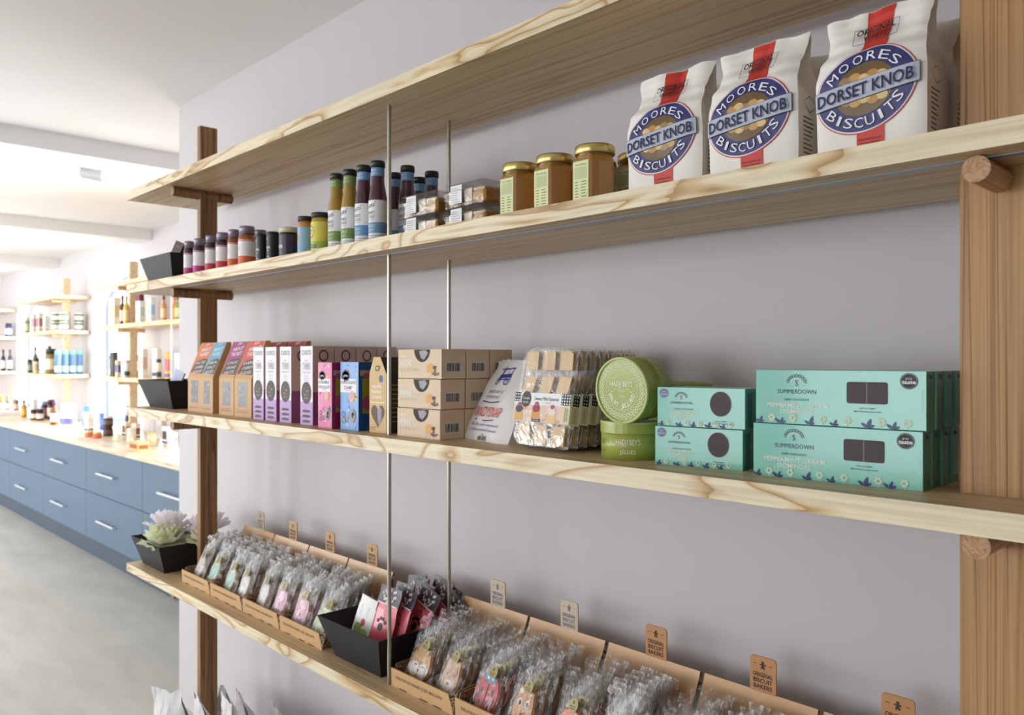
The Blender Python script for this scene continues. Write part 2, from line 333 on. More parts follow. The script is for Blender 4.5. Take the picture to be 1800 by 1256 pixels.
# ================================================================= NEAR SHELVING
YS0, YS1, SX0, SX1 = .9705, 1.25, -2.925, .55
LV = {'A': (1.9475, 1.977), 'B': (1.6275, 1.6565), 'C': (1.2085, 1.238), 'D': (.6755, .702)}
ZA, ZBS, ZC, ZD = LV['A'][1], LV['B'][1], LV['C'][1], LV['D'][1]
PL = (-2.598, -2.574, 1.08, 1.137); PR = (-.334, -.248, 1.08, 1.137)
RY = (1.015, 1.181); RX = -1.438
SL = {'A': 'top ash shelf of the near unit, with nothing standing on it', 'B': 'ash shelf carrying spice jars, honey and biscuit bags', 'C': 'ash shelf carrying the teal chocolate boxes and brandy snap bag', 'D': 'lowest ash shelf carrying kraft trays of wrapped biscuits'}
for k, (z0, z1) in LV.items():
    t = thing('wooden_shelf', SL[k], 'shelf', (0, 0, 0))
    holes = [PL, PR]
    if k in 'BC': holes = holes+[(RX-.005, RX+.005, y-.005, y+.005) for y in RY]
    bd = MB().plate([SX0, SX1], [YS0, YS1], z0, z1, holes, ASH, ASHF).build('board', t)
    md = bd.modifiers.new('bevel', 'BEVEL'); md.width = .0016; md.segments = 2; md.limit_method = 'ANGLE'
    if k == 'B': MB().box(SX0+.02, SX1-.02, 1.012, 1.026, z0-.0012, z0+.001, P('#8f9aa8', .35, metal=.4)).build('light_channel', t, label='narrow grey channel let into the underside')
for (x0, x1, y0, y1), mt, zt, lb in ((PL, DPOST, 2.155, 'slim brown post at the open left end of the near shelves'), (PR, POST, ZT, 'broad pale wooden post at the right, beside the teal boxes')):
    t = thing('wooden_post', lb, 'post', ((x0+x1)/2, (y0+y1)/2, 0)); cx, cy = (x0+x1)/2, (y0+y1)/2
    MB().box(x0-cx, x1-cx, y0-cy, y1-cy, 0, zt, mt, .0012).build('upright', t)
    for k, (z0, z1) in LV.items():
        b = MB().tube((0, .995-cy, z0-.0152), (0, 1.19-cy, z0-.0152), .0149, PEG if mt is POST else DPOST, 28); b.build('peg', t)
for y, lb in zip(RY, ('front one of two thin steel rods through the near shelves', 'rear one of two thin steel rods, closer to the wall')):
    tag(MB().tube((RX, y, ZD), (RX, y, LV['A'][0]), .0046, STEEL, 20).build('steel_rod'), lb, 'rod')

# ================================================================= SMALL PRODUCT BUILDERS
def jar(name, lab, cat, loc, r, h, glass, lid, lh, lr=None, label_fn=None, lz=(0, 0), lcol=None, group=None, neck=.8, n=28, rz=0, sh=.1):
    t = thing(name, lab, cat, loc, rz, group); z = h-lh; lr = lr or r*.95
    MB().lathe([(r*.9, 0), (r, h*.03), (r, z-h*(sh+.08)), (r*.97, z-h*sh), (r*neck, z-h*.03), (r*neck, z)], glass, n).build('glass_body', t)
    MB().lathe([(lr, z), (lr, z+lh*.85), (lr*.94, z+lh)], lid, n).build('lid', t)
    if lz[1] > lz[0]:
        b = MB(); b.lathe([(r+EPS*2, lz[0]), (r+EPS*2, lz[1])], lcol or WHITE, n, cap=False)
        if label_fn: label_fn(b, cyl(r+EPS*2), r)
        b.build('label', t)
    return t
RED, PINK, ORG = '#c8414a', '#c03a86', '#e0693a'
def spice_label(col, top_):
    def f(b, fn, r):
        w = r*PI*.98
        b.pr(fn, -w, .012, w, .034, P(col), 1, 28); b.pr(fn, -w, .076, w, .079, P(top_), 1, 28)
        b.ring(fn, -.004, .058, .008, .008, .0008, P('#8a8f9c')); b.pt(fn, 'Q', -.004, .058, .007, P('#8a8f9c'))
        b.pt(fn, 'SPICE CO', -.004, .045, .0022, P('#8a8f9c')); b.pe(fn, .002, .008, .004, .0025, WHITE)
    return f
LIDM = P('#8b7f92', .3, metal=.35)
def spice(x, y, r, col, body, lab, gr):
    return jar('spice_jar', lab, 'jar', (x, y, ZBS), r, .119, P(body, .15, coat=.6), LIDM, .022, r*.9, spice_label(col, col), (.008, .080), WHITE, gr, sh=.05)
for a in [(-2.563, .0165, PINK, '#3a2a30', 'magenta-banded spice jar standing beside the black tray of chocolate'), (-2.484, .0185, PINK, '#3a2a30', 'second magenta-banded spice jar, right of the first'),
          (-2.399, .0172, RED, '#30282c', 'left of the two red-banded spice jars'), (-2.32, .0185, RED, '#30282c', 'right of the two red-banded spice jars')]:
    spice(a[0], 1.04, a[1], a[2], a[3], a[4], 'spice jars with white labels')
spice(-2.245, 1.04, .0165, ORG, '#8a4a28', 'slim orange-banded spice jar beside the red-banded pair', 'spice jars with white labels')
spice(-2.165, 1.042, .0235, ORG, '#a2521f', 'widest orange-banded spice jar with amber contents', 'spice jars with white labels')
spice(-2.20, 1.10, .019, ORG, '#6b3220', 'spice jar half hidden behind the widest orange-banded jar', 'spice jars with white labels')
def blk_label(b, fn, r):
    b.pt(fn, "N", -.004, .066, .008, WHITE, bold=.02); b.pt(fn, "oons", -.002, .043, .0085, WHITE, bold=.02); b.pt(fn, 'chocolate', -.002, .034, .003, WHITE); b.pt(fn, 'Hot Choc', -.002, .018, .004, WHITE)
for x, lb in ((-2.061, 'left of the two slim black tubes with white lettering'), (-1.999, 'right of the two slim black tubes with white lettering')):
    jar('chocolate_tube', lb, 'tube', (x, 1.035, ZBS), .0155, .084, P('#1d2226', .35), P('#15181a', .35), .006, .0158, blk_label, (.003, .077), P('#1d2226', .35), 'black tubes', .99, sh=.01)
jar('chocolate_tube', 'dark tube standing at the back behind the two slim black ones', 'tube', (-1.985, 1.10, ZBS), .02, .092, P('#222a26', .35), P('#2a2320', .35), .008, .0205, None, (.003, .08), P('#1d2226', .35), None, .99, sh=.01)
def gue(b, fn, r):
    b.pt(fn, 'gue', -.004, .040, .013, P('#d9d6cc'), bold=.03); b.pt(fn, 'ROGUE', -.012, .063, .004, P('#d9d6cc')); b.pt(fn, 'coffee', -.002, .022, .004, P('#8f7f86'))
jar('coffee_jar', 'dark jar with cream lid lettered gue', 'jar', (-1.93, 1.045, ZBS), .025, .088, P('#2c2228', .2, coat=.5), P('#d2c9ab', .4), .014, .0255, gue, (.004, .068), P('#3a3038', .3), None, .97, sh=.03)
def lbl_blue(b, fn, r):
    b.pe(fn, -.004, .052, .013, .012, P('#e8b934')); b.pt(fn, 'Buck &', -.004, .055, .004, INK); b.pt(fn, 'Berry', -.004, .048, .004, INK); b.pt(fn, 'lemon curd', -.003, .026, .003, P('#2d6a9c'))
def lbl_yel(b, fn, r):
    w = r*PI*.98; b.pr(fn, -w, .018, w, .036, P('#a7c44a'), 1, 24); b.pe(fn, -.008, .060, .016, .016, P('#b5566a'), 1); b.pe(fn, -.008, .060, .0135, .0135, P('#e8d9a0'), 2)
    b.pt(fn, 'HONEY', -.008, .064, .005, P('#8a2f45'), 3); b.pt(fn, 'BAY', -.008, .056, .005, P('#8a2f45'), 3); b.pr(fn, -.012, .019, .014, .028, P('#55506a'), 2, 6); b.pt(fn, 'CURRY', 0, .0235, .005, WHITE, 3)
jar('curd_jar', 'small jar with sky-blue label and black lid', 'jar', (-1.845, 1.045, ZBS), .0195, .106, P('#c08a4e', .12, coat=.6), INK, .012, .0195, lbl_blue, (.012, .078), P('#8fbbe0'), None, .86, sh=.05)
jar('sauce_jar', 'small jar with yellow label, black lid and red roundel', 'jar', (-1.783, 1.052, ZBS), .0238, .108, P('#b79a3c', .12, coat=.6), INK, .013, .0235, lbl_yel, (.012, .084), P('#e2d75c'), None, .9, sh=.05)
def bottle_parts(t, glass, band, name):
    MB().lathe([(.018, 0), (.0205, .004), (.0205, .108), (.0185, .122), (.0155, .138), (.0148, .15), (.0148, .178)], glass, 28).build('glass_body', t)
    MB().lathe([(.0165, .178), (.0168, .189), (.0155, .192)], P('#22241f', .35), 28).build('cap', t)
    r = .0205; R = r+2*EPS; b = MB().lathe([(R, .014), (R, .102)], WHITE, 28, cap=False); fn = cyl(R, (0, 0), .30); w = r*PI*.98
    b.pr(fn, -w, .028, w, .052, P(band), 1, 28); b.pr(fn, -w, .016, w, .018, P('#9a9aa0'), 1, 28); b.pr(fn, -w, .021, w, .0225, P('#9a9aa0'), 1, 28)
    b.pt(fn, "Potts'", -.006, .090, .010, INK, 2, None, .25, .15); b.pt(fn, name[0], -.004, .074, .0065, INK, 2, .021); b.pt(fn, 'COULIS', -.004, .065, .0065, INK, 2, .021); b.pt(fn, 'Vegan friendly', -.004, .058, .0022, INK)
    b.pt(fn, 'FEELING', -.004, .044, .0068, P('#dfe6e2'), 2, .023); b.pt(fn, 'FRUITY', -.004, .034, .0068, P('#dfe6e2'), 2, .021); b.build('label', t)
    r2 = .0151; b = MB().lathe([(r2, .157), (r2, .176)], P(band), 24, cap=False); fn = cyl(r2, (0, 0), .3); b.pt(fn, 'FRUIT', 0, .170, .005, WHITE, 2, .016); b.pt(fn, 'COULIS', 0, .163, .005, WHITE, 2, .017); b.build('neck_label', t)
GR, BL = '#7c9b4e', '#6f9cc9'
bot = []
for i, (x, y, g, lb) in enumerate([(-1.705, 1.05, 1, 'green-banded fruit coulis bottle next to the yellow-labelled jar'), (-1.647, 1.05, 1, 'green-banded coulis bottle on the right of the green pair'),
        (-1.588, 1.05, 0, 'blue-banded coulis bottle touching the green-banded ones'), (-1.532, 1.05, 0, 'blue-banded coulis bottle just left of the steel rod'),
        (-1.521, 1.125, 0, 'tall coulis bottle with blue neck behind the clear comb box'), (-1.526, 1.20, 0, 'rearmost coulis bottle, seen furthest right behind the honeycomb'),
        (-1.60, 1.145, 0, 'coulis bottle peeping out just right of the steel rod'), (-1.598, 1.218, 0, 'coulis bottle at the back between two taller-looking bottles')]):
    t = thing('coulis_bottle', lb, 'bottle', (x, y, ZBS), 0, 'fruit coulis bottles')
    bottle_parts(t, P('#a8842c', .1, coat=.7) if g else P('#4a1f2c', .1, coat=.7), GR if g else BL, ('MANGO',) if g else ('BERRY',))
COMB = honey('honeycomb', '#8a5a1c', '#d8a552', .2); COMB2 = honey('wax_comb', '#b9a27c', '#e2d6c0', .4)
def comb(x, z, lab, gr):
    t = thing('honeycomb_box', lab, 'box', (x, 1.09, z), 0, gr)
    MB().box(-.056, .056, -.052, .052, .004, .028, COMB, .004).box(-.05, .02, -.053, -.05, .008, .034, COMB2, 0).box(-.054, .054, -.05, .05, .028, .034, COMB2, .002).build('honeycomb', t)
    b = MB().loft([[(sx*(.057+k), sy*(.056+k), zz) for sx, sy in ((-1, -1), (1, -1), (1, 1), (-1, 1))] for k, zz in ((0, 0), (.003, .030), (.006, .031), (.006, .035), (.003, .036), (.001, .0455))], CLEAR)
    b.build('plastic_box', t)
    b = MB().box(-.036, -.002, -.0610, -.0606, .006, .042, WHITE); fn = front(-.0612)
    for i in range(7): b.pr(fn, -.033, .036-.0045*i, -.033+.028*random.uniform(.6, 1), .0368-.0045*i, P('#8c8c96'))
    b.build('label', t); return t
for x, nm in ((-1.360, 'left stack, nearer the bottles'), (-1.212, 'right stack, nearer the honey jars')):
    for z, n2 in ((ZBS, 'lower'), (ZBS+.0462, 'upper')): comb(x, z, '%s clear box of cut honeycomb in the %s' % (n2, nm), 'clear boxes of cut honeycomb')
HONEY = P('#a67636', .10, coat=.7, var=.1)
def honey_jar(x, y, lab):
    t = thing('honey_jar', lab, 'jar', (x, y, ZBS), 0, 'hexagonal honey jars'); R = .040
    def hx(r, z, k=0): return [((r-k)*math.cos(PI/3*i+s), (r-k)*math.sin(PI/3*i+s), z) for i in range(6) for s in (-.06, .06)]
    MB().loft([hx(R*.95, 0), hx(R, .004), hx(R, .078), hx(R*.95, .085), hx(R*.84, .09)], HONEY).build('glass_body', t)
    MB().lathe([(.031, .089), (.0305, .096)], P('#7a5526', .1, coat=.6), 32).build('neck', t)
    MB().lathe([(.0335, .094), (.035, .096), (.035, .107), (.033, .1095)], GOLD, 36).build('lid', t)
    d = R*math.cos(PI/6-.06)+.0005; b = MB(); fn = front(-d); b.pr(fn, -.0172, .006, .0172, .080, P('#dfe6b0'), 1)
    b.pt(fn, 'Pure Honey', 0, .074, .0036, P('#5a5a38'), 2); b.pr(fn, -.014, .05, .014, .070, P('#c3cc9a'), 2)
    for i in range(7): b.pr(fn, -.013, .044-.005*i, -.006, .0452-.005*i, P('#5a5a38'), 2); b.pr(fn, .001, .044-.005*i, .001+random.uniform(.008, .013), .0452-.005*i, P('#5a5a38'), 2)
    b.build('label', t, label='pale green paper label')
honey_jar(-1.088, 1.068, 'honey jar with gold lid next to the honeycomb boxes'); honey_jar(-.999, 1.068, 'middle honey jar with gold lid in the front row')
honey_jar(-.906, 1.068, 'honey jar with gold lid nearest the camera, catching a highlight'); honey_jar(-.890, 1.165, 'honey jar at the back, half hidden beside the biscuit bag')

# ---- paper biscuit bags
PAPER = P('#f0ece6', .6, var=.03, bump=.15, bs=22); PAPERK = P('#ebe0d2', .65, var=.03, bump=.15, bs=22)
REDP = P('#cf3f34', .5); NV = P('#3a3a74', .45)
def moores(x, y, lab, seed, rz=0, H=.196, W=.068):
    t = thing('biscuit_bag', lab, 'bag', (x, y, ZBS), rz, 'white paper bags of biscuits')
    S = [(0, 1.0, 0, .075), (.10, 1.02, -.003, .078), (.128, .97, .002, .074), (.150, .90, .016, .06), (.168, .93, .026, .05), (.182, .99, .030, .044), (H, 1.03, .034, .040)]
    def at(v, k):
        v = max(0, min(H, v))
        for a, b_ in zip(S, S[1:]):
            if v <= b_[0]: q = (v-a[0])/(b_[0]-a[0]); q = q*q*(3-2*q); return a[k]+(b_[k]-a[k])*q
        return S[-1][k]
    def fn(u, v, o):
        w_ = at(v, 1); cr = .0045*nz(u*26+seed, v*24, 1.3)*(.35+1.6*max(0, v-.1)/.1) + .005*math.exp(-((u-.012*math.sin(seed))**2)/.00008)*(max(0, v-.13)/.06)
        edge = .006*(abs(u)/W)**6
        return (u*w_+.0015*nz(v*30, seed, 2), at(v, 2)+cr+edge-o*2.8, v+(.005*nz(u*30, seed, 5) if v > H-.012 else 0))
    b = MB(); b.grid(lambda u, v: fn(u, v, 0), 60, 56, PAPER, True, -W, W, 0, H)
    def side(sg):
        def g(q, v):
            x0, yf, z0 = fn(sg*W, v, 0); yb = at(v, 3); tuck = math.sin(PI*q)*(.002+.030*max(0, min(1, (v-.11)/.07)))
            return (x0-sg*tuck, yf+(yb-yf)*q, v)
        return g
    for sg in (1, -1): b.grid(side(sg), 8, 20, PAPERK if sg > 0 else PAPER, True, 0, 1, 0, H-.004)
    b.grid(lambda u, v: (u*at(v, 1), at(v, 3)+.003*nz(u*30, v*30, seed+3), v), 8, 12, PAPERK, True, -W, W, 0, H-.006); b.build('paper_bag', t)
    c = MB(); E = lambda *a, **k: c.pe(fn, *a, **k); cx, cy = -.003, .085; sk = .10
    c.pr(fn, -.014, .005, .020, H-.001, REDP, 2, 24, 90)
    E(cx, cy, .0635, .0548, REDP, 2, n=72, rings=18, skew=sk); E(cx, cy, .0622, .0535, WHITE, 3, n=72, rings=18, skew=sk); E(cx, cy, .0605, .0518, NV, 4, n=72, rings=18, skew=sk)
    for s_, a0, a1 in ((1, .28, PI-.28), (-1, PI+.28, 2*PI-.28)):
        c.pe(fn, cx, cy+s_*.002, .036, .031, P('#6e5530', .2, coat=.8), 5, 24, 4, a0, a1, sk)
        for k in range(5): c.pe(fn, cx-.022+.011*k, cy+s_*(.013+.003*(k % 2)), .0075, .0055, P(('#c89a55', '#e0c083', '#b98743', '#d9b877', '#9c7a50')[(k+seed) % 5], .3, coat=.5), 6, 14, 2)
    fb = .020
    c.pr(lambda u, v, o: fn(u, v+sk*(u-cx), o), cx-.064, cy-.0125, cx+.066, cy+.0125, INK, 7, 16, 2); c.pr(lambda u, v, o: fn(u, v+sk*(u-cx), o), cx-.0632, cy-.0117, cx+.0652, cy+.0117, P('#b4bccb'), 8, 16, 2)
    g = lambda u, v, o: fn(u, v+sk*(u-cx), o)
    c.pt(g, 'DORSET KNOB', cx+.0015, cy-.0008, .0150, P('#8b94a8'), 9, .121, 0, 0, fb); c.pt(g, 'DORSET KNOB', cx, cy, .0150, P('#24264e', .7), 10, .119, 0, 0, .012)
    c.parc(fn, 'MOORES', cx, cy, .0475, .0405, 156, 24, .0120, WHITE, 7, bold=0, wch=.0128, skew=sk); c.parc(fn, 'BISCUITS', cx, cy, .0485, .0415, 205, 335, .0125, WHITE, 7, inner=True, bold=0, wch=.0115, skew=sk)
    for u0, v0, u1, v1 in ((-.028, .149, .032, .1497), (-.028, .172, .032, .1727), (-.028, .149, -.0273, .1725), (.0313, .149, .032, .1725)): c.pr(lambda u, v, o: fn(u, v+.06*u, o+.0006), u0, v0, u1, v1, INK, 5, 24, 2)
    h = lambda u, v, o: fn(u, v+.06*u, o+.0018); c.pt(h, 'ORIGINAL', .002, .1665, .0085, INK, 3, .052, 0, .1, .02); c.pt(h, 'WHITE', .003, .1555, .0075, INK, 3, .034, 0, .1, .02)
    c.pt(fn, 'Dorset Knobs are made', .003, .022, .003, P('#3a2024'), 3, .028); c.pt(fn, 'from a traditional', .003, .017, .003, P('#3a2024'), 3, .024)
    sf = lambda u, v, o: (side(1)(u, v)[0]+o, side(1)(u, v)[1], v)
    for i in range(9): c.pr(sf, .22, .075-.006*i, .22+.45*random.uniform(.6, 1), .0765-.006*i, P('#5a5450'), 2)
    c.ring(sf, .5, .096, .28, .012, .0015, P('#5a5450'), 2, 4)
    c.build('printed_front', t); return t
moores(-.738, 1.03, 'smallest-looking white biscuit bag with blue oval, beside the honey', 1)
moores(-.588, 1.03, 'middle one of three white biscuit bags with blue ovals', 2); moores(-.424, 1.03, 'white biscuit bag with blue oval beside the broad wooden post', 4)
moores(-.60, 1.125, 'white biscuit bag standing behind the middle bag', 5); moores(-.424, 1.125, 'white biscuit bag behind the one next to the broad post', 6)
moores(-.752, 1.125, 'white biscuit bag behind the one beside the honey', 7)

# ---- black tapered trays
def black_tray(loc, w0, w1, d0, d1, h, lab, rz=0):
    t = thing('black_tray', lab, 'tray', loc, rz); T = .003; off = (w1-w0)/2
    R = lambda w, d, z: [(sx*w/2, sy*d/2, z) for sx, sy in ((-1, -1), (1, -1), (1, 1), (-1, 1))]
    b = MB(); O = [R(w0, d0, 0), R(w1, d1, h)]; I = [R(w1-2*T, d1-2*T, h), R(w0-2*T, d0-2*T, T)]
    b.loft(O+I, BLACKT); b.build('tray_body', t); return t
black_tray((-2.785, 1.10, ZBS), .20, .272, .13, .175, .092, 'black tapered tray holding brown chocolate boxes on the upper shelf')
black_tray((-2.785, 1.10, ZC), .20, .272, .13, .19, .094, 'black tapered tray holding pale envelopes, beside orange kraft box')
black_tray((-2.785, 1.09, ZD), .19, .255, .16, .22, .094, 'black tapered tray filled with ruffled tissue flowers')
black_tray((-1.573, 1.105, ZD), .185, .252, .165, .225, .094, 'black tapered tray filled with pink packets behind steel rod')
BR = P('#4a2f26', .5)
for i, (x, y, ry, lb) in enumerate([(-2.815, 1.065, .02, 'brown chocolate bar box leaning at the front of the upper black tray'), (-2.765, 1.105, .06, 'brown chocolate bar box in the middle of the black tray'), (-2.72, 1.145, .0, 'brown chocolate bar box at the back of the upper black tray')]):
    t = thing('chocolate_box', lb, 'box', (x, y, ZBS+.012), (-.30, ry+.25, 0), 'brown chocolate boxes')
    b = MB().box(-.035, .035, -.012, .012, 0, .142, BR, .001); b.pt(front(-.012), 'CHOC', .0, .124, .006, P('#b09a80'), 2); b.pr(front(-.012), -.03, .10, .03, .102, P('#8a6a4c'), 1); b.build('carton', t)
for i, (x, y, a, lb) in enumerate([(-2.80, 1.06, .20, 'pale lilac envelope leaning in the front of the middle black tray'), (-2.76, 1.10, .25, 'pale lilac envelope behind the first in the black tray'), (-2.72, 1.14, .22, 'pale lilac envelope at the back of the middle black tray')]):
    t = thing('card_envelope', lb, 'envelope', (x, y, ZC+.02), (-.35, a, 0), 'pale lilac envelopes')
    MB().box(-.04, .04, -.003, .003, 0, .112, P('#cdd3ea', .6), .001).build('envelope', t); MB().ppoly(front(-.003), [(-.04, .112), (.04, .112), (0, .06)], P('#bcc3dd', .6), 2).build('flap', t)
def ruffle(name, col, loc, R, lab, seed, layers=4, z0=.0, grp=None, cat='flower', heart=None):
    t = thing(name, lab, cat, loc, (random.uniform(-.3, .3), random.uniform(-.3, .3), random.uniform(0, 6)), grp)
    for k in range(layers):
        rr = R*(1-.2*k); b = MB()
        def fn(u, v, rr=rr, k=k):
            a = 2*PI*u; q = .10+.90*v; wv = 1+.09*v*math.sin(a*5+k)+.08*v*math.sin(a*17+seed)+.05*v*nz(math.cos(a)*9, math.sin(a)*9, k+seed)
            return (rr*q*wv*math.cos(a), rr*q*wv*math.sin(a), z0+.006*k+rr*((.15, .55, .95, 1.4, 2.0)[k] if cat == 'flower' and len(col) > 2 else (.05, .3, .6, 1.0)[k % 4])*v*v+.005*v*math.sin(a*11+seed*2+k)+.004*nz(math.cos(a)*6, math.sin(a)*6, seed+k+v*4))
        b.grid(fn, 96, 6, tissue(col[k % len(col)])); b.build('petal_layer', t)
    if heart: MB().lathe([(.001, .02), (.008, .024), (.01, .032), (.006, .042), (.001, .045)], P(heart, .7), 12).build('flower_heart', t)
    return t
ruffle('tissue_flower', ['#fefcfe', '#fbf4f8', '#fefdfe'], (-2.80, 1.065, ZD+.118), .078, 'big white and pink ruffled tissue flower at the tray front', 1, 5, heart='#a06a8a')
ruffle('tissue_flower', ['#f3f7dc', '#fafce8', '#eef4cc'], (-2.74, 1.030, ZD+.086), .075, 'pale green ruffled tissue flower at the front of the tray', 2, 4, heart='#c8d68a')
ruffle('tissue_flower', ['#fefafd', '#f8ecf4', '#fefcfe'], (-2.70, 1.16, ZD+.115), .078, 'pink and white tissue flower at the tray back', 3, 5, heart='#8a5a7a')
ruffle('tissue_flower', ['#f1f6d6', '#fafbe6', '#eef4cc'], (-2.655, 1.125, ZD+.092), .058, 'small green tissue flower nearest the brown post', 4, 4, heart='#b5a860')

# ---- kraft tapered boxes
def kraft_box(loc, col, w, lab, title, rz=0):
    t = thing('kraft_box', lab, 'box', loc, rz, 'kraft boxes with sloping coloured tops'); d, hs, H = .058, .108, .216; w2 = w/2; ty = .044
    MB().prismx([(0, 0), (d, 0), (d, H), (ty, H), (0, hs)], -w2, w2, KRAFT).build('carton', t)
    L = math.hypot(ty, H-hs); n = (-(H-hs)/L, -ty/L)   # slope normal (y,z) pointing forward/up... 
    sl = lambda u, v, o: (u, ty*v-o*(H-hs)/L, hs+(H-hs)*v+o*ty/L)
    b = MB(); b.pr(sl, -w2+.003, .10, w2-.003, .99, P(col), 1)
    b.pt(sl, title, w2*.1, .78, .0001, WHITE, 2) if 0 else None
    tw = w*.66
    def tx(s_, v, h, m, l, wd, ang=0): b.pt(lambda u, q, o: sl(u, v+q/L, o), s_, .1*w2, 0, h, m, l, wd, 0, .08, .02, .08)
    tx('JUST', .94, .007, WHITE, 3, tw*.4); tx('ABOUT', .80, .011, WHITE, 3, tw); tx('THE BEST', .66, .011, WHITE, 3, tw)
    b.ppoly(sl, [(-w2+.006, .14), (w2*.92, .10), (w2*.95, .50), (w2*.5, .54), (-w2+.02, .46)], P('#55484c'), 2)
    for k, (s_, ww) in enumerate(((title[0], .66), (title[1], .6), (title[2], .6))): tx(s_, .42-.13*k, .009, P('#d8d4c8'), 4, w*ww)
    b.build('sloping_panel', t, label='%s panel' % lab.split()[0])
    fr = front(0); b = MB(); b.pr(fr, -w*.26, .028, w*.26, .098, P('#3a3836', .3), 1); ww = w*.25
    for k in range(9):
        u = random.uniform(-ww, ww*.7); v = random.uniform(.034, .082); b.ppoly(fr, [(u, v), (u+.004, v+random.uniform(-.004, .004)), (u+random.uniform(0, .006), v+.013)], P('#d4d4dc', .4) if k % 2 else FOIL, 2)  # pale slivers: glints painted onto the dark window
    b.build('window', t); b = MB(); b.pr(fr, -w*.38, .0185, w*.30, .0205, P(col), 1); b.pt(fr, 'MELT IN THE MOUTH', -w*.04, .013, .0042, P('#6a5038'), 1, w*.68); b.build('printed_line', t); return t
OB, BB_, PB_, CB_ = '#d97a4a', '#6fa9c6', '#a84a80', '#d8605a'
kraft_box((-2.512, 1.036, ZC), OB, .102, 'orange-topped kraft box beside the black tray', ('SALTED', 'CARAMEL', 'FUDGE'))
kraft_box((-2.412, 1.032, ZC), BB_, .086, 'blue-topped kraft box right of the orange one', ('SEA', 'SALT', 'BITES'))
kraft_box((-2.283, 1.035, ZC), PB_, .098, 'purple-topped kraft box in the row of four', ('CHOC', 'ORANGE', 'NUTS'))
kraft_box((-2.175, 1.034, ZC), CB_, .106, 'coral-topped kraft box beside the first tall white carton', ('DARK', 'CHERRY', 'FUDGE'))
kraft_box((-2.45, 1.125, ZC), OB, .10, 'orange kraft box standing behind the blue-topped one', ('SALTED', 'CARAMEL', 'FUDGE'))
kraft_box((-2.24, 1.135, ZC), '#b8454c', .10, 'red-topped kraft box behind the tall white cartons, left one', ('DARK', 'CHERRY', 'FUDGE'))
kraft_box((-2.125, 1.135, ZC), '#b8454c', .10, 'red-topped kraft box behind the tall white cartons, right one', ('DARK', 'CHERRY', 'FUDGE'))
MV, MVP = P('#d4b8ac', .5), P('#99548a', .5)
def cuoco(x, y, lab, w=.060, proto=[None]):
    loc = (x, y, ZC)
    if proto[0]: return dup(proto[0], loc, 0, lab)
    t = thing('tall_carton', lab, 'carton', loc, 0, 'tall white and purple cartons'); H = .196; w2 = w/2; d = .060
    b = MB().box(-w2, w2, 0, d, 0, H, MV, .0006); fr = front(0); b.pr(fr, -w2+.0005, .0005, w2-.0005, H-.0005, P('#ece9ee', .5), 1); b.pr(fr, -w2+.0005, .0005, w2-.0005, .058, P('#b895cc', .5), 2); b.pr(right(w2), .0005, .0005, d-.0005, .082, MVP, 1)
    b.build('carton', t); c = MB()
    c.pt(fr, 'CUOCO', 0, .180, .011, P('#4a4248'), 3, .046); c.pt(fr, 'baked', 0, .160, .004, P('#8f8a90'), 3); c.pt(fr, 'THINS', 0, .146, .018, P('#a9a3aa'), 3, .036)
    c.pt(fr, 'PEANUT BRITTLE', 0, .1305, .003, P('#6c5f6c'), 3, .034)
    for k in range(4): c.pr(fr, -.012, .122-.004*k, .012, .1232-.004*k, P('#b7b2b8'), 3)
    c.pe(fr, 0, .080, .0235, .0275, P('#3d3438'), 4, 28)
    for k in range(16): c.pe(fr, random.uniform(-.009, .009), .080+random.uniform(-.014, .014), .0018, .0016, P(random.choice(['#d8b070', '#c98a5a', '#e0c898', '#a9523c'])), 5, 7)
    for k in range(3): c.ppoly(fr, [(-.022, .034-.0125*k), (-.010, .0385-.0125*k), (.012, .038-.0125*k), (.023, .034-.0125*k), (.012, .0315-.0125*k), (-.012, .0312-.0125*k)], P('#4a3c40'), 4)
    rf = right(w2); c.ring(rf, d/2, .172, .0135, .0145, .0035, P('#3a2430'), 2, 24)
    for k, ch in enumerate('CUOCO'): c.pt(rf, ch, d/2, .150-.013*k, .012, P('#4a2c40'), 2, .014, -PI/2)
    c.build('printed_design', t); proto[0] = t; return t
for i, x in enumerate((-2.056, -1.985, -1.906, -1.800)):
    for j in range(4):
        if i < 3 and j > 2: continue
        if j in (2,) and i < 2: continue
        cuoco(x, 1.022+.0635*j, '%s tall white carton from the front in the %s' % (ORD[j], ('leftmost carton row', 'second carton row from left', 'third carton row from left', 'carton row beside pink box')[i]))
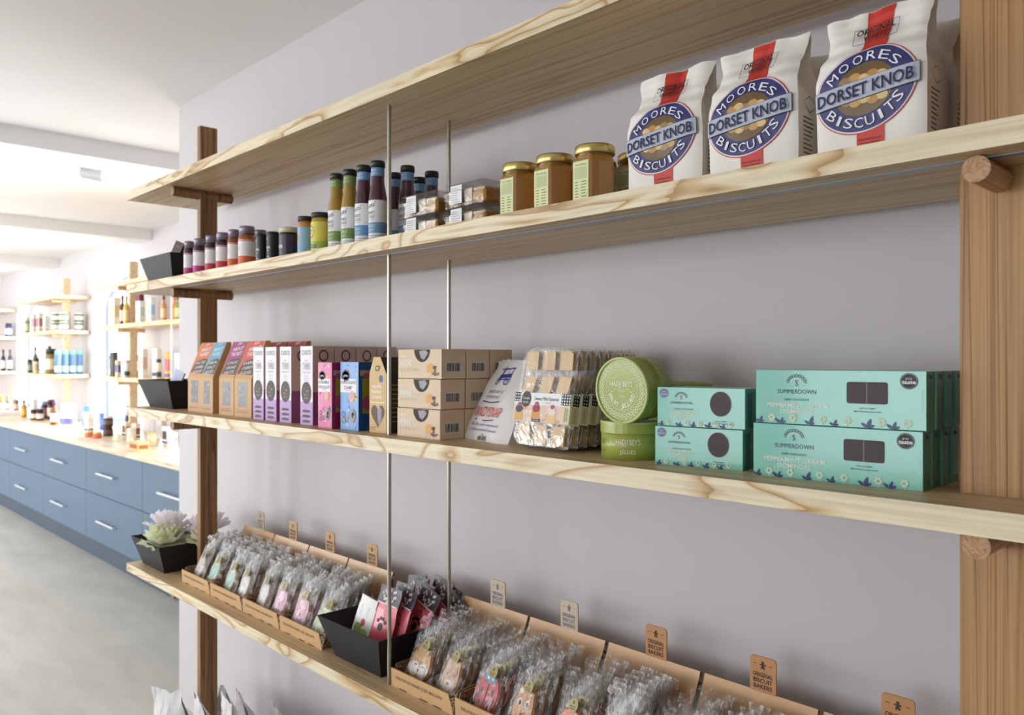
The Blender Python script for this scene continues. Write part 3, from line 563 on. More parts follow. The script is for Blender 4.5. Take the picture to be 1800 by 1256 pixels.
def cookie_box(loc, w, h, d, col, side, t1, lab, pal, rz=0):
    t = thing('cookie_box', lab, 'box', loc, rz); w2 = w/2; fr = front(0)
    b = MB().box(-w2, w2, 0, d, 0, h, P(side, .45, coat=.3), .0006); b.pr(fr, -w2+.0004, .0004, w2-.0004, h-.0004, P(col, .45, coat=.3), 1)
    random.seed(len(t1)+int(w*1000))
    for k in range(46):
        u, v = random.uniform(-w2+.005, w2-.005), random.uniform(.005, h-.006); r = random.uniform(.002, .006)
        if random.random() < .5: b.pe(fr, u, v, r*.9, r*.9, P(random.choice(pal)), 2, 9)
        else: a = random.uniform(0, 3); b.ppoly(fr, [(max(-w2, min(w2, u+r*math.cos(a+q))), max(0, min(h, v+r*1.3*math.sin(a+q)))) for q in (0, .4, PI, PI+.4)], P(random.choice(pal)), 2)
    b.pr(right(w2), .004, h*.80, d-.003, h*.88, P('#c8a898'), 1); b.pr(right(w2), .010, h*.25, d-.012, h*.76, P('#b9a838'), 1)
    b.pe(right(w2), d*.45, h*.40, d*.30, h*.10, P('#c2557a'), 2); b.pe(right(w2), d*.4, h*.80, d*.2, h*.04, P('#c2557a'), 2)
    b.build('carton', t); c = MB(); c.pr(fr, -w2+.001, h*.55, w2*.78, h*.75, P('#f2eef4'), 3)
    for k in range(7): c.pe(fr, -w2*.38+w2*.30*math.cos(k*.9), h*.80+w2*.22*math.sin(k*.9), w2*.16, w2*.16, INK, 4, 10)
    c.pe(fr, -w2*.38, h*.80, w2*.34, w2*.26, INK, 4); c.pt(fr, 'great', -w2*.38, h*.80, .006, WHITE, 5, w2*.5)
    for k, s_ in enumerate(t1): c.pt(fr, s_, -w2*.1, h*.70-.0115*k, .007, INK, 5, min(w*.82, .008*len(s_)))
    c.pr(fr, -w2*.6, h*.60, w2*.3, h*.605, P('#b08ab0'), 5); c.pr(fr, -w2*.4, h*.58, w2*.2, h*.585, P('#b08ab0'), 5)
    c.pe(fr, w2*.30, h*.50, w2*.32, w2*.34, P('#e8c76a'), 4, 14); c.pe(fr, w2*.30, h*.50, w2*.22, w2*.24, P('#e6a8c0'), 5, 14)
    c.build('printed_design', t); c = MB()
    for u, v in ((-.6, .14), (-.6, .23), (-.25, .16)): c.ring(fr, w2*u, h*v, w2*.17, w2*.19, .0014, INK, 5, 14)
    c.build('printed_icons', t); c = MB(); c.pe(fr, w2*.38, h*.22, w2*.36, h*.095, INK, 3, 24); c.pe(fr, w2*.38, h*.22, w2*.33, h*.09, P('#6e5547', .25), 4, 24)
    for k in range(8): u, v = w2*.38+random.uniform(-.4, .2)*w2*.5, h*.22+random.uniform(-.06, .05)*h; c.ppoly(fr, [(u, v), (u+.006, v-.002), (u+.004, v+.01)], FOIL, 5)
    c.build('window', t); return t
cookie_box((-1.686, 1.006, ZC), .062, .156, .045, '#d85a94', '#a02a58', ('DOUBLE', 'CHOCOLATE'), 'pink patterned cookie box reading double chocolate', ['#f0a0c0', '#e8c24a', '#f4d8e8', '#8ab0e0', '#c43a70'])
cookie_box((-1.601, 1.019, ZC), .076, .157, .056, '#6a9fdc', '#2f5f9a', ('CHOCOLATE', 'CHIP'), 'blue patterned cookie box reading chocolate chip', ['#bcd6f4', '#e8d05a', '#f0a8b8', '#3f78c4', '#f4f4f4'])
def crunch():
    t = thing('crunch_box', 'peaked kraft box of vanilla butter crunch behind the steel rod', 'box', (-1.498, 1.027, ZC)); w2, hs, H, d = .033, .130, .168, .075
    poly = [(-w2, 0), (w2, 0), (w2, hs), (w2*.3, H), (-w2*.5, H), (-w2, hs)]
    b = MB(); b.prism(poly, 0, d, P('#2c2c26', .5)); fr = front(0); b.ppoly(fr, poly, P('#c8a35e', .45), 1); b.build('carton', t); c = MB()
    c.pt(fr, 'CP', 0, .143, .012, P('#2a4a48'), 2, None, 0, 0, .03); c.pe(fr, .012, .120, .008, .008, P('#3f5f9a'), 2, 16)
    for k, s_ in enumerate(('vanilla', 'butter', 'crunch')): c.pt(fr, s_, -.004, .104-.012*k, .009, P('#f2ead2'), 2, .040, 0, 0, .02)
    c.pr(fr, -.03, .066, .024, .0685, P('#efe2bc'), 2); c.pr(fr, -.03, .011, -.006, .0125, P('#6e5a34'), 2); c.pr(fr, -.03, .007, -.010, .0085, P('#6e5a34'), 2)
    c.build('printed_design', t); c = MB()
    for k in range(9): c.pr(right(w2), .012, .105-.010*k, .06, .107-.010*k, P('#8f8a78'), 2)
    c.build('printed_side', t); pts = [(.026*math.sin(a)**3, .040+.0018*(13*math.cos(a)-5*math.cos(2*a)-2*math.cos(3*a)-math.cos(4*a))) for a in [2*PI*i/28 for i in range(28)]]
    c = MB(); c.ppoly(fr, pts, P('#5a4028'), 2); c.ppoly(fr, [(.004, .018), (.014, .03), (.015, .052), (.006, .060), (-.002, .05), (.0, .03)], FOIL, 3); c.build('heart_window', t)
crunch()
# ---- almond thins boxes
ANN = P('#dcc5a6', .55, var=.03)
def annas():
    t = thing('almond_thins_box', 'x', 'box', (0, 0, 0), 0, 'stacked kraft boxes of almond thins'); W, d, h = .145, .064, .0605; b = MB(); w2 = W/2
    b.box(-w2, w2, .0, d, 0, h, ANN, .0007); fr = front(0); b.build('carton', t); c = MB()
    pts = [(.010+.0265*math.cos(a), h-.0008+.026*math.sin(a)) for a in [PI+PI*i/14 for i in range(15)]]
    c.ppoly(fr, pts, P('#3f2c20', .7), 1); c.ppoly(fr, [(.0, h-.004), (.006, h-.018), (.016, h-.022), (.030, h-.008), (.022, h-.002)], FOIL, 2); c.build('thumb_opening', t, label='dark rounded opening showing silver foil'); c = MB()
    c.pt(fr, 'ANNAS', -.044, .032, .014, P('#f4efe8'), 2, .040, 0, 0, .03); c.pt(fr, 'Original', -.008, .029, .006, P('#efe4d6'), 2, .022, 0, .25); c.pt(fr, 'ALMOND THINS', -.034, .018, .007, P('#e8d8c2'), 2, .062)
    c.pr(fr, -.064, .045, -.045, .047, P('#e8d8c2'), 2); c.pr(fr, -.066, .010, -.020, .0112, P('#e0cdb4'), 2)
    c.pe(fr, .038, .020, .014, .011, P('#e0a85e'), 2, 16)
    for k in range(10): c.pe(fr, .052+random.uniform(-.008, .010), .014+random.uniform(-.006, .010), .0036, .003, P(random.choice(['#8a6a60', '#a5867a', '#6f5650'])), 3, 8)
    for k in range(4): c.pe(fr, .020+.005*k, .007+.002*(k % 2), .004, .003, P('#e8d4c0'), 3, 8)
    rf = right(w2); c.ppoly(rf, [(.004, h-.002), (d-.004, h-.002), (d-.009, h-.022), (.009, h-.022)], P('#dcc2a2'), 1); c.pr(rf, .010, .012, d-.010, .034, P('#d8cfc4'), 2)
    y = .014
    while y < d-.014: q = random.choice((.0008, .0016, .0024)); c.pr(rf, y, .015, y+q, .032, INK, 3); y += q+random.choice((.001, .0018))
    c.build('printed_design', t); return t
an = annas(); first = True
for c_ in range(3):
    for r_ in range(3):
        lab = '%s kraft box of almond thins in the %s' % (('bottom', 'middle', 'top')[r_], ('front stack', 'stack behind the front one', 'rearmost stack by the wall')[c_]); loc = (-1.343+.002*r_, 1.020+.0665*c_, ZC+.0617*r_)
        if first: an.location = loc; an['label'] = lab; first = False
        else: dup(an, loc, (0, 0, .012*(r_-1)), lab)
# ---- brandy snap bags
def brandy(loc, rz, lab, seed):
    t = thing('brandy_snap_bag', lab, 'bag', loc, rz, 'white paper bags of brandy snaps'); H = .172; W0, W1, lean = .092, .066, .085
    PB = P('#e6e3e0', .6, var=.03, bump=.25, bs=18)
    def fn(u, v, o):
        q = v/H; w_ = 1+(W1/W0-1)*q**1.3; yy = lean*q**1.15-.010*math.sin(PI*q)*(1-(u/W0)**2)
        return (u*w_+.002*nz(v*20, seed, 0), yy+.0055*nz(u*24, v*20, seed)+.008*(abs(u)/W0)**4-o*2.5, v*.94+.003*nz(u*40, seed, 1)*(q > .95))
    b = MB().grid(lambda u, v: fn(u, v, 0), 48, 48, PB, True, -W0, W0, 0, H)
    bk = lambda u, v: (fn(u, v, 0)[0], fn(u, v, 0)[1]+.004+.042*(1-(v/H)**2), v*.94)
    b.grid(bk, 8, 10, PB, True, -W0, W0, 0, H-.003)
    for s_ in (1, -1): b.grid(lambda q, v, s_=s_: (fn(s_*W0, v, 0)[0]-s_*.012*math.sin(PI*q)*(v/H), fn(s_*W0, v, 0)[1]*(1-q)+bk(0, v)[1]*q, v*.94), 5, 12, PB, True, 0, 1, 0, H-.003)
    b.build('paper_bag', t); c = MB(); bl = P('#3c3a94', .5)
    # traction engine emblem
    for pts in ([(-.020, .132), (.020, .134), (.020, .142), (-.020, .140)], [(.012, .134), (.030, .135), (.030, .143), (.012, .142)], [(-.017, .140), (-.013, .140), (-.012, .158), (-.015, .158)], [(-.030, .150), (.034, .153), (.034, .1555), (-.030, .1525)], [(.010, .142), (.012, .142), (.012, .153), (.010, .153)], [(.028, .142), (.030, .142), (.030, .153), (.028, .153)], [(-.024, .128), (.026, .130), (.026, .132), (-.024, .130)]): c.ppoly(fn, pts, bl, 4)
    for u, v, r in ((-.018, .126, .0075), (.020, .129, .0105)):
        c.ring(fn, u, v, r, r, .0022, bl, 5, 22); c.pe(fn, u, v, r*.25, r*.25, bl, 5, 10)
        for k in range(6): a = k*PI/3; c.ppoly(fn, [(u+r*math.cos(a)-.0004, v+r*math.sin(a)), (u, v), (u+r*math.cos(a)+.0005, v+r*math.sin(a)+.0005)], bl, 5)
    c.pt(fn, 'BRANDYSNAP CO', -.002, .104, .0065, P('#7a5a9a'), 3, .060); c.pt(fn, 'HANDMADE QUALITY', -.002, .093, .0055, P('#4a4a8a'), 3, .058)
    for v in (.082, .044): c.ppoly(fn, [(-.036, v), (.0, v-.002), (.034, v+.001), (.034, v+.003), (0, v), (-.036, v+.0022)], P('#3a3f80'), 3)
    c.pt(fn, 'BRANDYSNAP', -.002, .062, .021, P('#d2443a'), 5, .112, 0, .12, 0)
    c.pt(fn, 'Over 100 years experience', .0, .035, .006, P('#55559a'), 3, .108); c.pt(fn, 'in confectionery business', .0, .024, .006, P('#55559a'), 3, .104)
    for k in range(11): c.pr(fn, -.010+.0026*k, .002, -.010+.0026*k+random.choice((.0009, .0016)), .011, INK, 3)
    c.pt(fn, '250g', .003, .014, .003, INK, 3); c.build('printed_front', t); return t
brandy((-1.208, 1.072, ZC), -.20, 'white brandy snap bag leaning on the almond thins boxes', 3)
brandy((-1.165, 1.142, ZC), -.18, 'brandy snap bag hidden behind the front one', 8)
# ---- mini tart shell packs
SHELL = P('#d8b88c', .6, var=.08, bump=.2, bs=120); SHD = P('#c7a274', .6, var=.08)
def tart_pack():
    t = thing('tart_shell_pack', 'x', 'pack', (0, 0, 0), 0, 'clear packs of mini tart shells'); W, H, D = .146, .186, .016; b = MB()
    def rr(w, h, r, y, n=5):
        p = []
        for cx, cz, a0 in ((w/2-r, h-r, 0), (-w/2+r, h-r, 90), (-w/2+r, r, 180), (w/2-r, r, 270)):
            for k in range(n+1): a = math.radians(a0+90*k/n); p.append((cx+r*math.cos(a), y, cz+r*math.sin(a)))
        return p
    b.loft([rr(W-.012, H-.012, .022, -D*.5)[:] if 0 else [(x, y, z+.006) for x, y, z in rr(W-.012, H-.012, .022, -D)], [(x, y, z+.002) for x, y, z in rr(W-.006, H-.006, .025, -D*.25)], rr(W, H, .028, -D*.2), rr(W, H, .028, 0), [(x, y, z+.004) for x, y, z in rr(W-.010, H-.010, .024, D*.4)]], CLEAR, True, False)
    b.build('clamshell', t); c = MB()
    for r_ in range(4):
        for q in range(3):
            cx, cz = -.045+.045*q, .026+.0445*r_; a = .015 if r_ != 2 else .014; sl = .004*(1 if r_ == 2 else -.3); yb = -.012
            o = lambda k, y, sl=sl, cx=cx, cz=cz: [(cx+sx*k+sz*sl, y, cz+sz*k*1.05) for sx, sz in ((-1, -1), (1, -1), (1, 1), (-1, 1))]
            c.loft([o(a*1.1, -.0115), o(a*1.08, -.0122), o(a*.92, -.0115), o(a*.74, -.003)], SHELL); c.loft([o(a*1.1, -.0115), o(a*.74, .001)], SHELL, False); c.add(o(a*.76, -.0035), [(0, 1, 2, 3)], SHD)  # cup floors coloured darker, recess shade put into the colour
    c.build('tart_shells', t); c = MB(); c.grid(lambda u, v: (u, -.004+.001*nz(u*60, v*60, 2), v), 20, 24, FROST, True, -W/2+.006, W/2-.006, .006, H-.006); c.build('inner_tray', t); s_ = MB(); fr = front(-D-.0012); s_.box(-W/2-.001, W/2+.001, -D-.001, .007, .047, .100, WHITE)
    s_.pr(fr, -.073, .047, .056, .078, P('#e6c8b8'), 1)
    for k in range(26): s_.pe(fr, random.uniform(-.068, .05), random.uniform(.050, .074), .006, .004, P(random.choice(['#d8a890', '#ecd0c0', '#c98f7c', '#f0dccc'])), 2, 8)
    for u, v, c1, c2 in ((-.058, .058, '#d8b060', '#39405a'), (-.012, .060, '#d89a50', '#9a2c3c'), (.030, .056, '#e4c48c', '#e8dcd4')):
        s_.pr(fr, u-.011, v-.009, u+.011, v+.007, P(c1), 3); s_.pe(fr, u, v+.012, .010, .007, P(c2), 4, 12); s_.pe(fr, u, v+.020, .005, .004, P('#b84a5a'), 5, 8)
    s_.pe(fr, -.042, .088, .0125, .0145, INK, 3, 24); s_.pt(fr, 'Canapé', -.042, .090, .0045, WHITE, 4); s_.pt(fr, 'tartes', -.042, .083, .0045, WHITE, 4)
    s_.pt(fr, 'Sweet Mini Squares', .012, .090, .0062, INK, 3, .062, 0, .15); s_.pt(fr, 'x12 shells', .016, .083, .0026, P('#8a8078'), 3)
    s_.pr(fr, .056, .047, .0735, .100, P('#ddd0a8'), 1); s_.pr(fr, .050, .080, .0735, .100, INK, 2)
    for i in range(4):
        for j in range(4): s_.pe(fr, .053+.006*i, .0825+.005*j, .0017, .0017, WHITE, 3, 8)
    s_.pr(fr, -.0735, .083, -.058, .100, INK, 2)
    for i in range(3):
        for j in range(3): s_.pe(fr, -.0705+.0055*i, .0855+.0055*j, .0017, .0017, WHITE, 3, 8)
    s_.pt(fr, 'READYMADE', .063, .064, .0035, INK, 3, .024, PI/2); s_.pt(fr, 'GOURMET', .068, .064, .0035, INK, 3, .022, PI/2); s_.pr(fr, -.020, .048, .002, .053, INK, 4); s_.pt(fr, 'NET 200 g', -.009, .0505, .0025, WHITE, 5)
    rf = right(W/2+.0012); s_.pr(rf, -.012, .080, .003, .099, INK, 1); s_.pr(rf, -.012, .049, .003, .079, P('#ddd0a8'), 1); s_.pt(rf, 'GOURMET', -.005, .064, .003, INK, 2, .024, PI/2)
    for j in range(3):
        for i in range(2): s_.pe(rf, -.008+.006*i, .084+.006*j, .0015, .0015, WHITE, 2, 8)
    s_.build('card_sleeve', t); return t
tp = tart_pack()
for k in range(8):
    loc = (-1.003+.002*k, 1.040+.0225*k, ZC+.001); rot = (-.17+.004*k, 0, -.06); lab = '%s clear pack of mini tart shells in the leaning row' % ORD[k]
    if k == 0: tp.location = loc; tp.rotation_euler = rot; tp['label'] = lab
    else: dup(tp, loc, rot, lab)
# ---- green tins
GRN = P('#a3ad4e', .4, coat=.3, var=.03); GRR = P('#b9c98a', .35); CRM = P('#eceed8', .5)
def tin(loc, rot, lab, R=.0535, h=.061):
    t = thing('sweet_tin', lab, 'tin', loc, rot, 'round lime green tins of fruit jellies')
    MB().lathe([(R*.985, 0), (R*.985, h*.74)], GRN, 48).build('tin_body', t)
    b = MB().lathe([(R*1.008, h*.70), (R*1.008, h*.985), (R*.985, h), (R*.93, h), (R*.925, h-.0015), (.001, h-.0015)], GRN, 48, sm=False); b.lathe([(R*1.01, h*.96), (R*1.005, h+.0006), (R*.945, h+.0006), (R*.94, h)], GRR, 48, cap=False); f = top(h-.0014)
    b.build('lid', t); c = MB(); n = 34
    for k in range(n):
        a = 2*PI*k/n; u, v = R*.76*math.cos(a), R*.76*math.sin(a); c.ring(f, u, v, R*.062, R*.062, R*.022, CRM, 2, 10); c.pe(f, R*.85*math.cos(a+.09), R*.85*math.sin(a+.09), R*.024, R*.024, CRM, 2, 7); c.pe(f, R*.66*math.cos(a+.09), R*.66*math.sin(a+.09), R*.018, R*.018, CRM, 2, 7)
    c.ring(f, 0, 0, R*.61, R*.61, R*.012, CRM, 2, 48)
    c.pt(f, "HADJI BEY'S", 0, R*.20, R*.15, CRM, 2, R*.86, 0, 0, .02); c.parc(f, 'FRUIT JELLIES', 0, 0, R*.46, R*.46, 196, 344, R*.13, CRM, 2, inner=True, bold=.02, wch=R*.11)
    c.pt(f, 'HBC', 0, 0, R*.07, CRM, 2); c.ring(f, 0, 0, R*.13, R*.10, R*.012, CRM, 2, 20); c.pt(f, '250g', 0, -R*.17, R*.07, CRM, 2); c.parc(f, 'HANDCRAFTED', 0, 0, R*.48, R*.44, 128, 52, R*.05, CRM, 2)
    for s_ in (-1, 1):
        for k in range(8): u = s_*R*(.18+.035*k); v = R*.05*math.sin(k*.9); c.pe(f, u, v, R*.024, R*.009, CRM, 2, 6)
        c.pe(f, s_*R*.50, 0, R*.02, R*.02, CRM, 2, 6); c.pe(f, s_*R*.46, -R*.10, R*.02, R*.02, CRM, 2, 6)
    c.build('lid_print', t); s_ = MB(); fn = cyl(R*.986); dk = P('#7a8d34')
    for k in range(5):
        u = (-2+k)*.055+.008
        s_.pt(fn, "HADJI BEY'S", u, h*.48, h*.15, CRM if k == 2 else dk, 1, .040); s_.pt(fn, 'JELLIES', u, h*.22, h*.10, CRM if k == 2 else dk, 1, .026)
    s_.build('side_print', t)
tin((-.833, 1.080, ZC), (0, 0, .35), 'lime green round tin lying flat under the upright one')
tin((-.815, 1.088, ZC+.0617+.0545), (PI/2+.06, 0, -.02), 'upright lime green tin showing its round white-patterned lid')
tin((-.815, 1.192, ZC), (0, 0, 0), 'lower lime green tin at the back by the wall'); tin((-.815, 1.192, ZC+.062), (0, 0, .5), 'upper lime green tin at the back by the wall')
# ---- teal mint boxes
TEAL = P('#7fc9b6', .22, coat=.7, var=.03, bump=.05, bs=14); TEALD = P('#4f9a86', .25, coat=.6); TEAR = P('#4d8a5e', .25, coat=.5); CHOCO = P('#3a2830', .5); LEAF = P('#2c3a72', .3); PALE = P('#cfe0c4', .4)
def leaves(c, fn, x0, x1, v0, sc_, l=3, step=.035):
    u = x0
    while u < x1:
        for a, r in ((1.2, 1), (.35, .8), (2.5, .8)):
            r *= sc_*random.uniform(.7, 1.1); pu, pv = u+r*.5*math.cos(a), v0+r*.5*abs(math.sin(a)); ca, sa = math.cos(a), math.sin(a)
            P4 = [(pu+r*.5*q*ca-r*.2*w_*sa, pv+r*.5*q*sa+r*.2*w_*ca) for q, w_ in ((-1, 0), (-.3, -1), (.4, -.8), (1, 0), (.4, .8), (-.3, 1))]
            c.ppoly(fn, P4, LEAF, l)
        q = u+step*.5
        if q < x1:
            for k in range(6): c.pe(fn, q+sc_*.28*math.cos(k*1.05), v0+sc_*.62+sc_*.28*math.sin(k*1.05), sc_*.15, sc_*.15, PALE, l+1, 8)
            c.pr(fn, q-.0006, v0, q+.0006, v0+sc_*.5, PALE, l)
        u += step*random.uniform(.8, 1.25)
def emblem(c, fn, u, v, s_):
    for k in range(9): a = math.radians(12+156*k/8); c.ring(fn, u+s_*math.cos(a), v+s_*.8*math.sin(a), s_*.15, s_*.19, s_*.055, NAVY, 3, 10); c.pe(fn, u+s_*.62*math.cos(a), v+s_*.5*math.sin(a), s_*.10, s_*.10, PALE, 2, 8)
    c.pt(fn, 'S', u, v, s_*.62, NAVY, 3)
def film(t, W, h, d):
    w2 = W/2+.0008; q = lambda u, v: .0016+.0009*nz(u*30, v*30, 3)*(1+3*max(0, -u/w2))
    b = MB(); b.grid(lambda u, v: (u, -q(u, v), v), 36, 14, FILM, True, -w2, w2, .0004, h-.0004); b.grid(lambda u, v: (w2+.0006*nz(u*40, v*40, 2), u, v), 4, 10, FILM, True, 0, d, .0004, h-.0004)
    b.build('film_wrap', t)
def teal_big(proto=[None]):
    t = thing('mint_chocolate_box', 'x', 'box', (0, 0, 0), 0, 'large teal boxes of peppermint cream dominoes'); W, h, d = .222, .0735, .0325; w2 = W/2; random.seed(4)
    b = MB().box(-w2, w2, 0, d, 0, h, TEAL, .0006); b.pr(right(w2), .0008, .001, d-.0008, h-.001, TEAR, 1); b.build('carton', t); c = MB(); fn = front(0)
    emblem(c, fn, -.052, .056, .0125); c.pt(fn, 'SUMMERDOWN', -.052, .0445, .0058, NAVY, 2, .054); c.pt(fn, 'DARK CHOCOLATE', -.052, .0335, .0030, NAVY, 2, .034)
    c.pt(fn, 'PEPPERMINT CREAM', -.052, .0255, .0058, P('#e6efe2'), 2, .086, 0, 0, .02); c.pt(fn, 'DOMINOES', -.052, .0172, .0058, P('#e6efe2'), 2, .046, 0, 0, .02)
    c.pt(fn, 'with our English', .041, .0255, .0022, NAVY, 2); c.pt(fn, 'Black Mitcham peppermint', .041, .0212, .0022, NAVY, 2)
    leaves(c, fn, -w2+.006, w2-.008, .0006, .0125); c.pe(fn, .091, .061, .0105, .0100, INK, 3, 28); c.ring(fn, .091, .061, .0096, .0092, .0005, P('#b8b8b8'), 4); c.pt(fn, 'great', .091, .0645, .0026, WHITE, 4); c.pt(fn, 'taste', .091, .0600, .0048, WHITE, 4, .0165, 0, 0, .03)
    c.pt(fn, '12 x mint creams', w2-.0045, .036, .0024, P('#cfe6dc'), 2, .03, PI/2)
    rf = right(w2); c.pe(rf, d*.5, .066, .006, .003, LEAF, 3, 10); c.build('printed_design', t); c = MB(); pts = []
    for cx, cz, a0 in ((.066-.003, .056, 0), (.015+.003, .056, 90), (.018, .034, 180), (.063, .034, 270)):
        for k in range(4): a = math.radians(a0+30*k); pts.append((cx+.003*math.cos(a), cz+.003*math.sin(a)))
    c.ppoly(fn, pts, CHOCO, 3); c.pr(fn, .0399, .0315, .0411, .0585, P('#8f7f86'), 4); c.build('chocolate_picture', t, label='dark chocolate domino pictured on the front'); film(t, W, h, d); return t
tb = teal_big(); first = True; gp = [0, .0335, .068, .1015]
for r_ in (0, 1):
    for k in range(4):
        ang = .058; lx = -.476+.004*r_-(.002 if k == 1 and r_ == 0 else 0); loc = (lx-.0*math.sin(ang)*gp[k], 1.0425+gp[k]+(.004 if k == 1 and r_ == 0 else 0), ZC+.0745*r_)
        lab = '%s large teal mint box %s' % (('lower', 'upper')[r_], ('facing the camera beside the post', 'just behind the front one', 'third from the front', 'rearmost, nearest the wall')[k])
        if first: tb.location = loc; tb.rotation_euler = (0, 0, ang); tb['label'] = lab; first = False
        else: dup(tb, loc, (0, 0, ang-.012*(k == 1 and r_ == 0)), lab)
def teal_small():
    t = thing('mint_thins_box', 'x', 'box', (0, 0, 0), 0, 'small teal boxes of mint thins'); W, h, d = .141, .0595, .07; w2 = W/2; random.seed(9)
    b = MB().box(-w2, w2, 0, d, 0, h, TEAL, .0006); b.pr(right(w2), .0008, .001, d-.0008, h-.001, TEALD, 1); b.build('carton', t); c = MB(); fn = front(0)
    c.pe(fn, -.059, .050, .0075, .0072, P('#7f86a8'), 2, 22); c.pt(fn, 'great', -.059, .0525, .002, WHITE, 3); c.pt(fn, 'taste', -.059, .049, .0032, WHITE, 3, .012)
    emblem(c, fn, -.030, .044, .009); c.pt(fn, 'SUMMERDOWN', -.030, .036, .0036, NAVY, 2, .036); c.pt(fn, 'DARK CHOCOLATE', -.026, .0265, .0024, NAVY, 2, .032); c.pt(fn, 'PEPPERMINT', -.028, .0205, .0048, P('#e9efcf'), 2, .042, 0, 0, .02); c.pt(fn, 'THINS', -.028, .0138, .0048, P('#e9efcf'), 2, .020, 0, 0, .02)
    c.pt(fn, 'with our English', .033, .0105, .002, NAVY, 2); c.pt(fn, 'Black Mitcham peppermint', .036, .0072, .002, NAVY, 2)
    leaves(c, fn, -w2+.006, w2-.006, .0006, .0095, 3, .026); rf = right(w2)
    for k in range(7):
        for s_ in (-1, 1): a = .9; u, v = .018+s_*.005, .004+.0075*k; c.pe(rf, u, v, .0042, .0026, LEAF, 3, 10, skew=s_*.8)
        c.pe(rf, .045+.002*(k % 2), .006+.0075*k, .003, .0022, P('#3a5f60'), 3, 8)
    c.build('printed_design', t); c = MB(); c.pe(fn, .033, .036, .0165, .0185, CHOCO, 3, 32); c.ring(fn, .033, .036, .0165, .0185, .001, P('#6a5560'), 4, 32); c.build('chocolate_picture', t, label='round dark chocolate thin pictured on the front'); film(t, W, h, d); return t
ts = teal_small(); ts.location = (-.684, 1.044, ZC); ts.rotation_euler = (0, 0, .16); ts['label'] = 'lower small teal box of mint thins beside the green tin'
dup(ts, (-.680, 1.044, ZC+.0605), (0, 0, .15), 'upper small teal box of mint thins on top of the other')

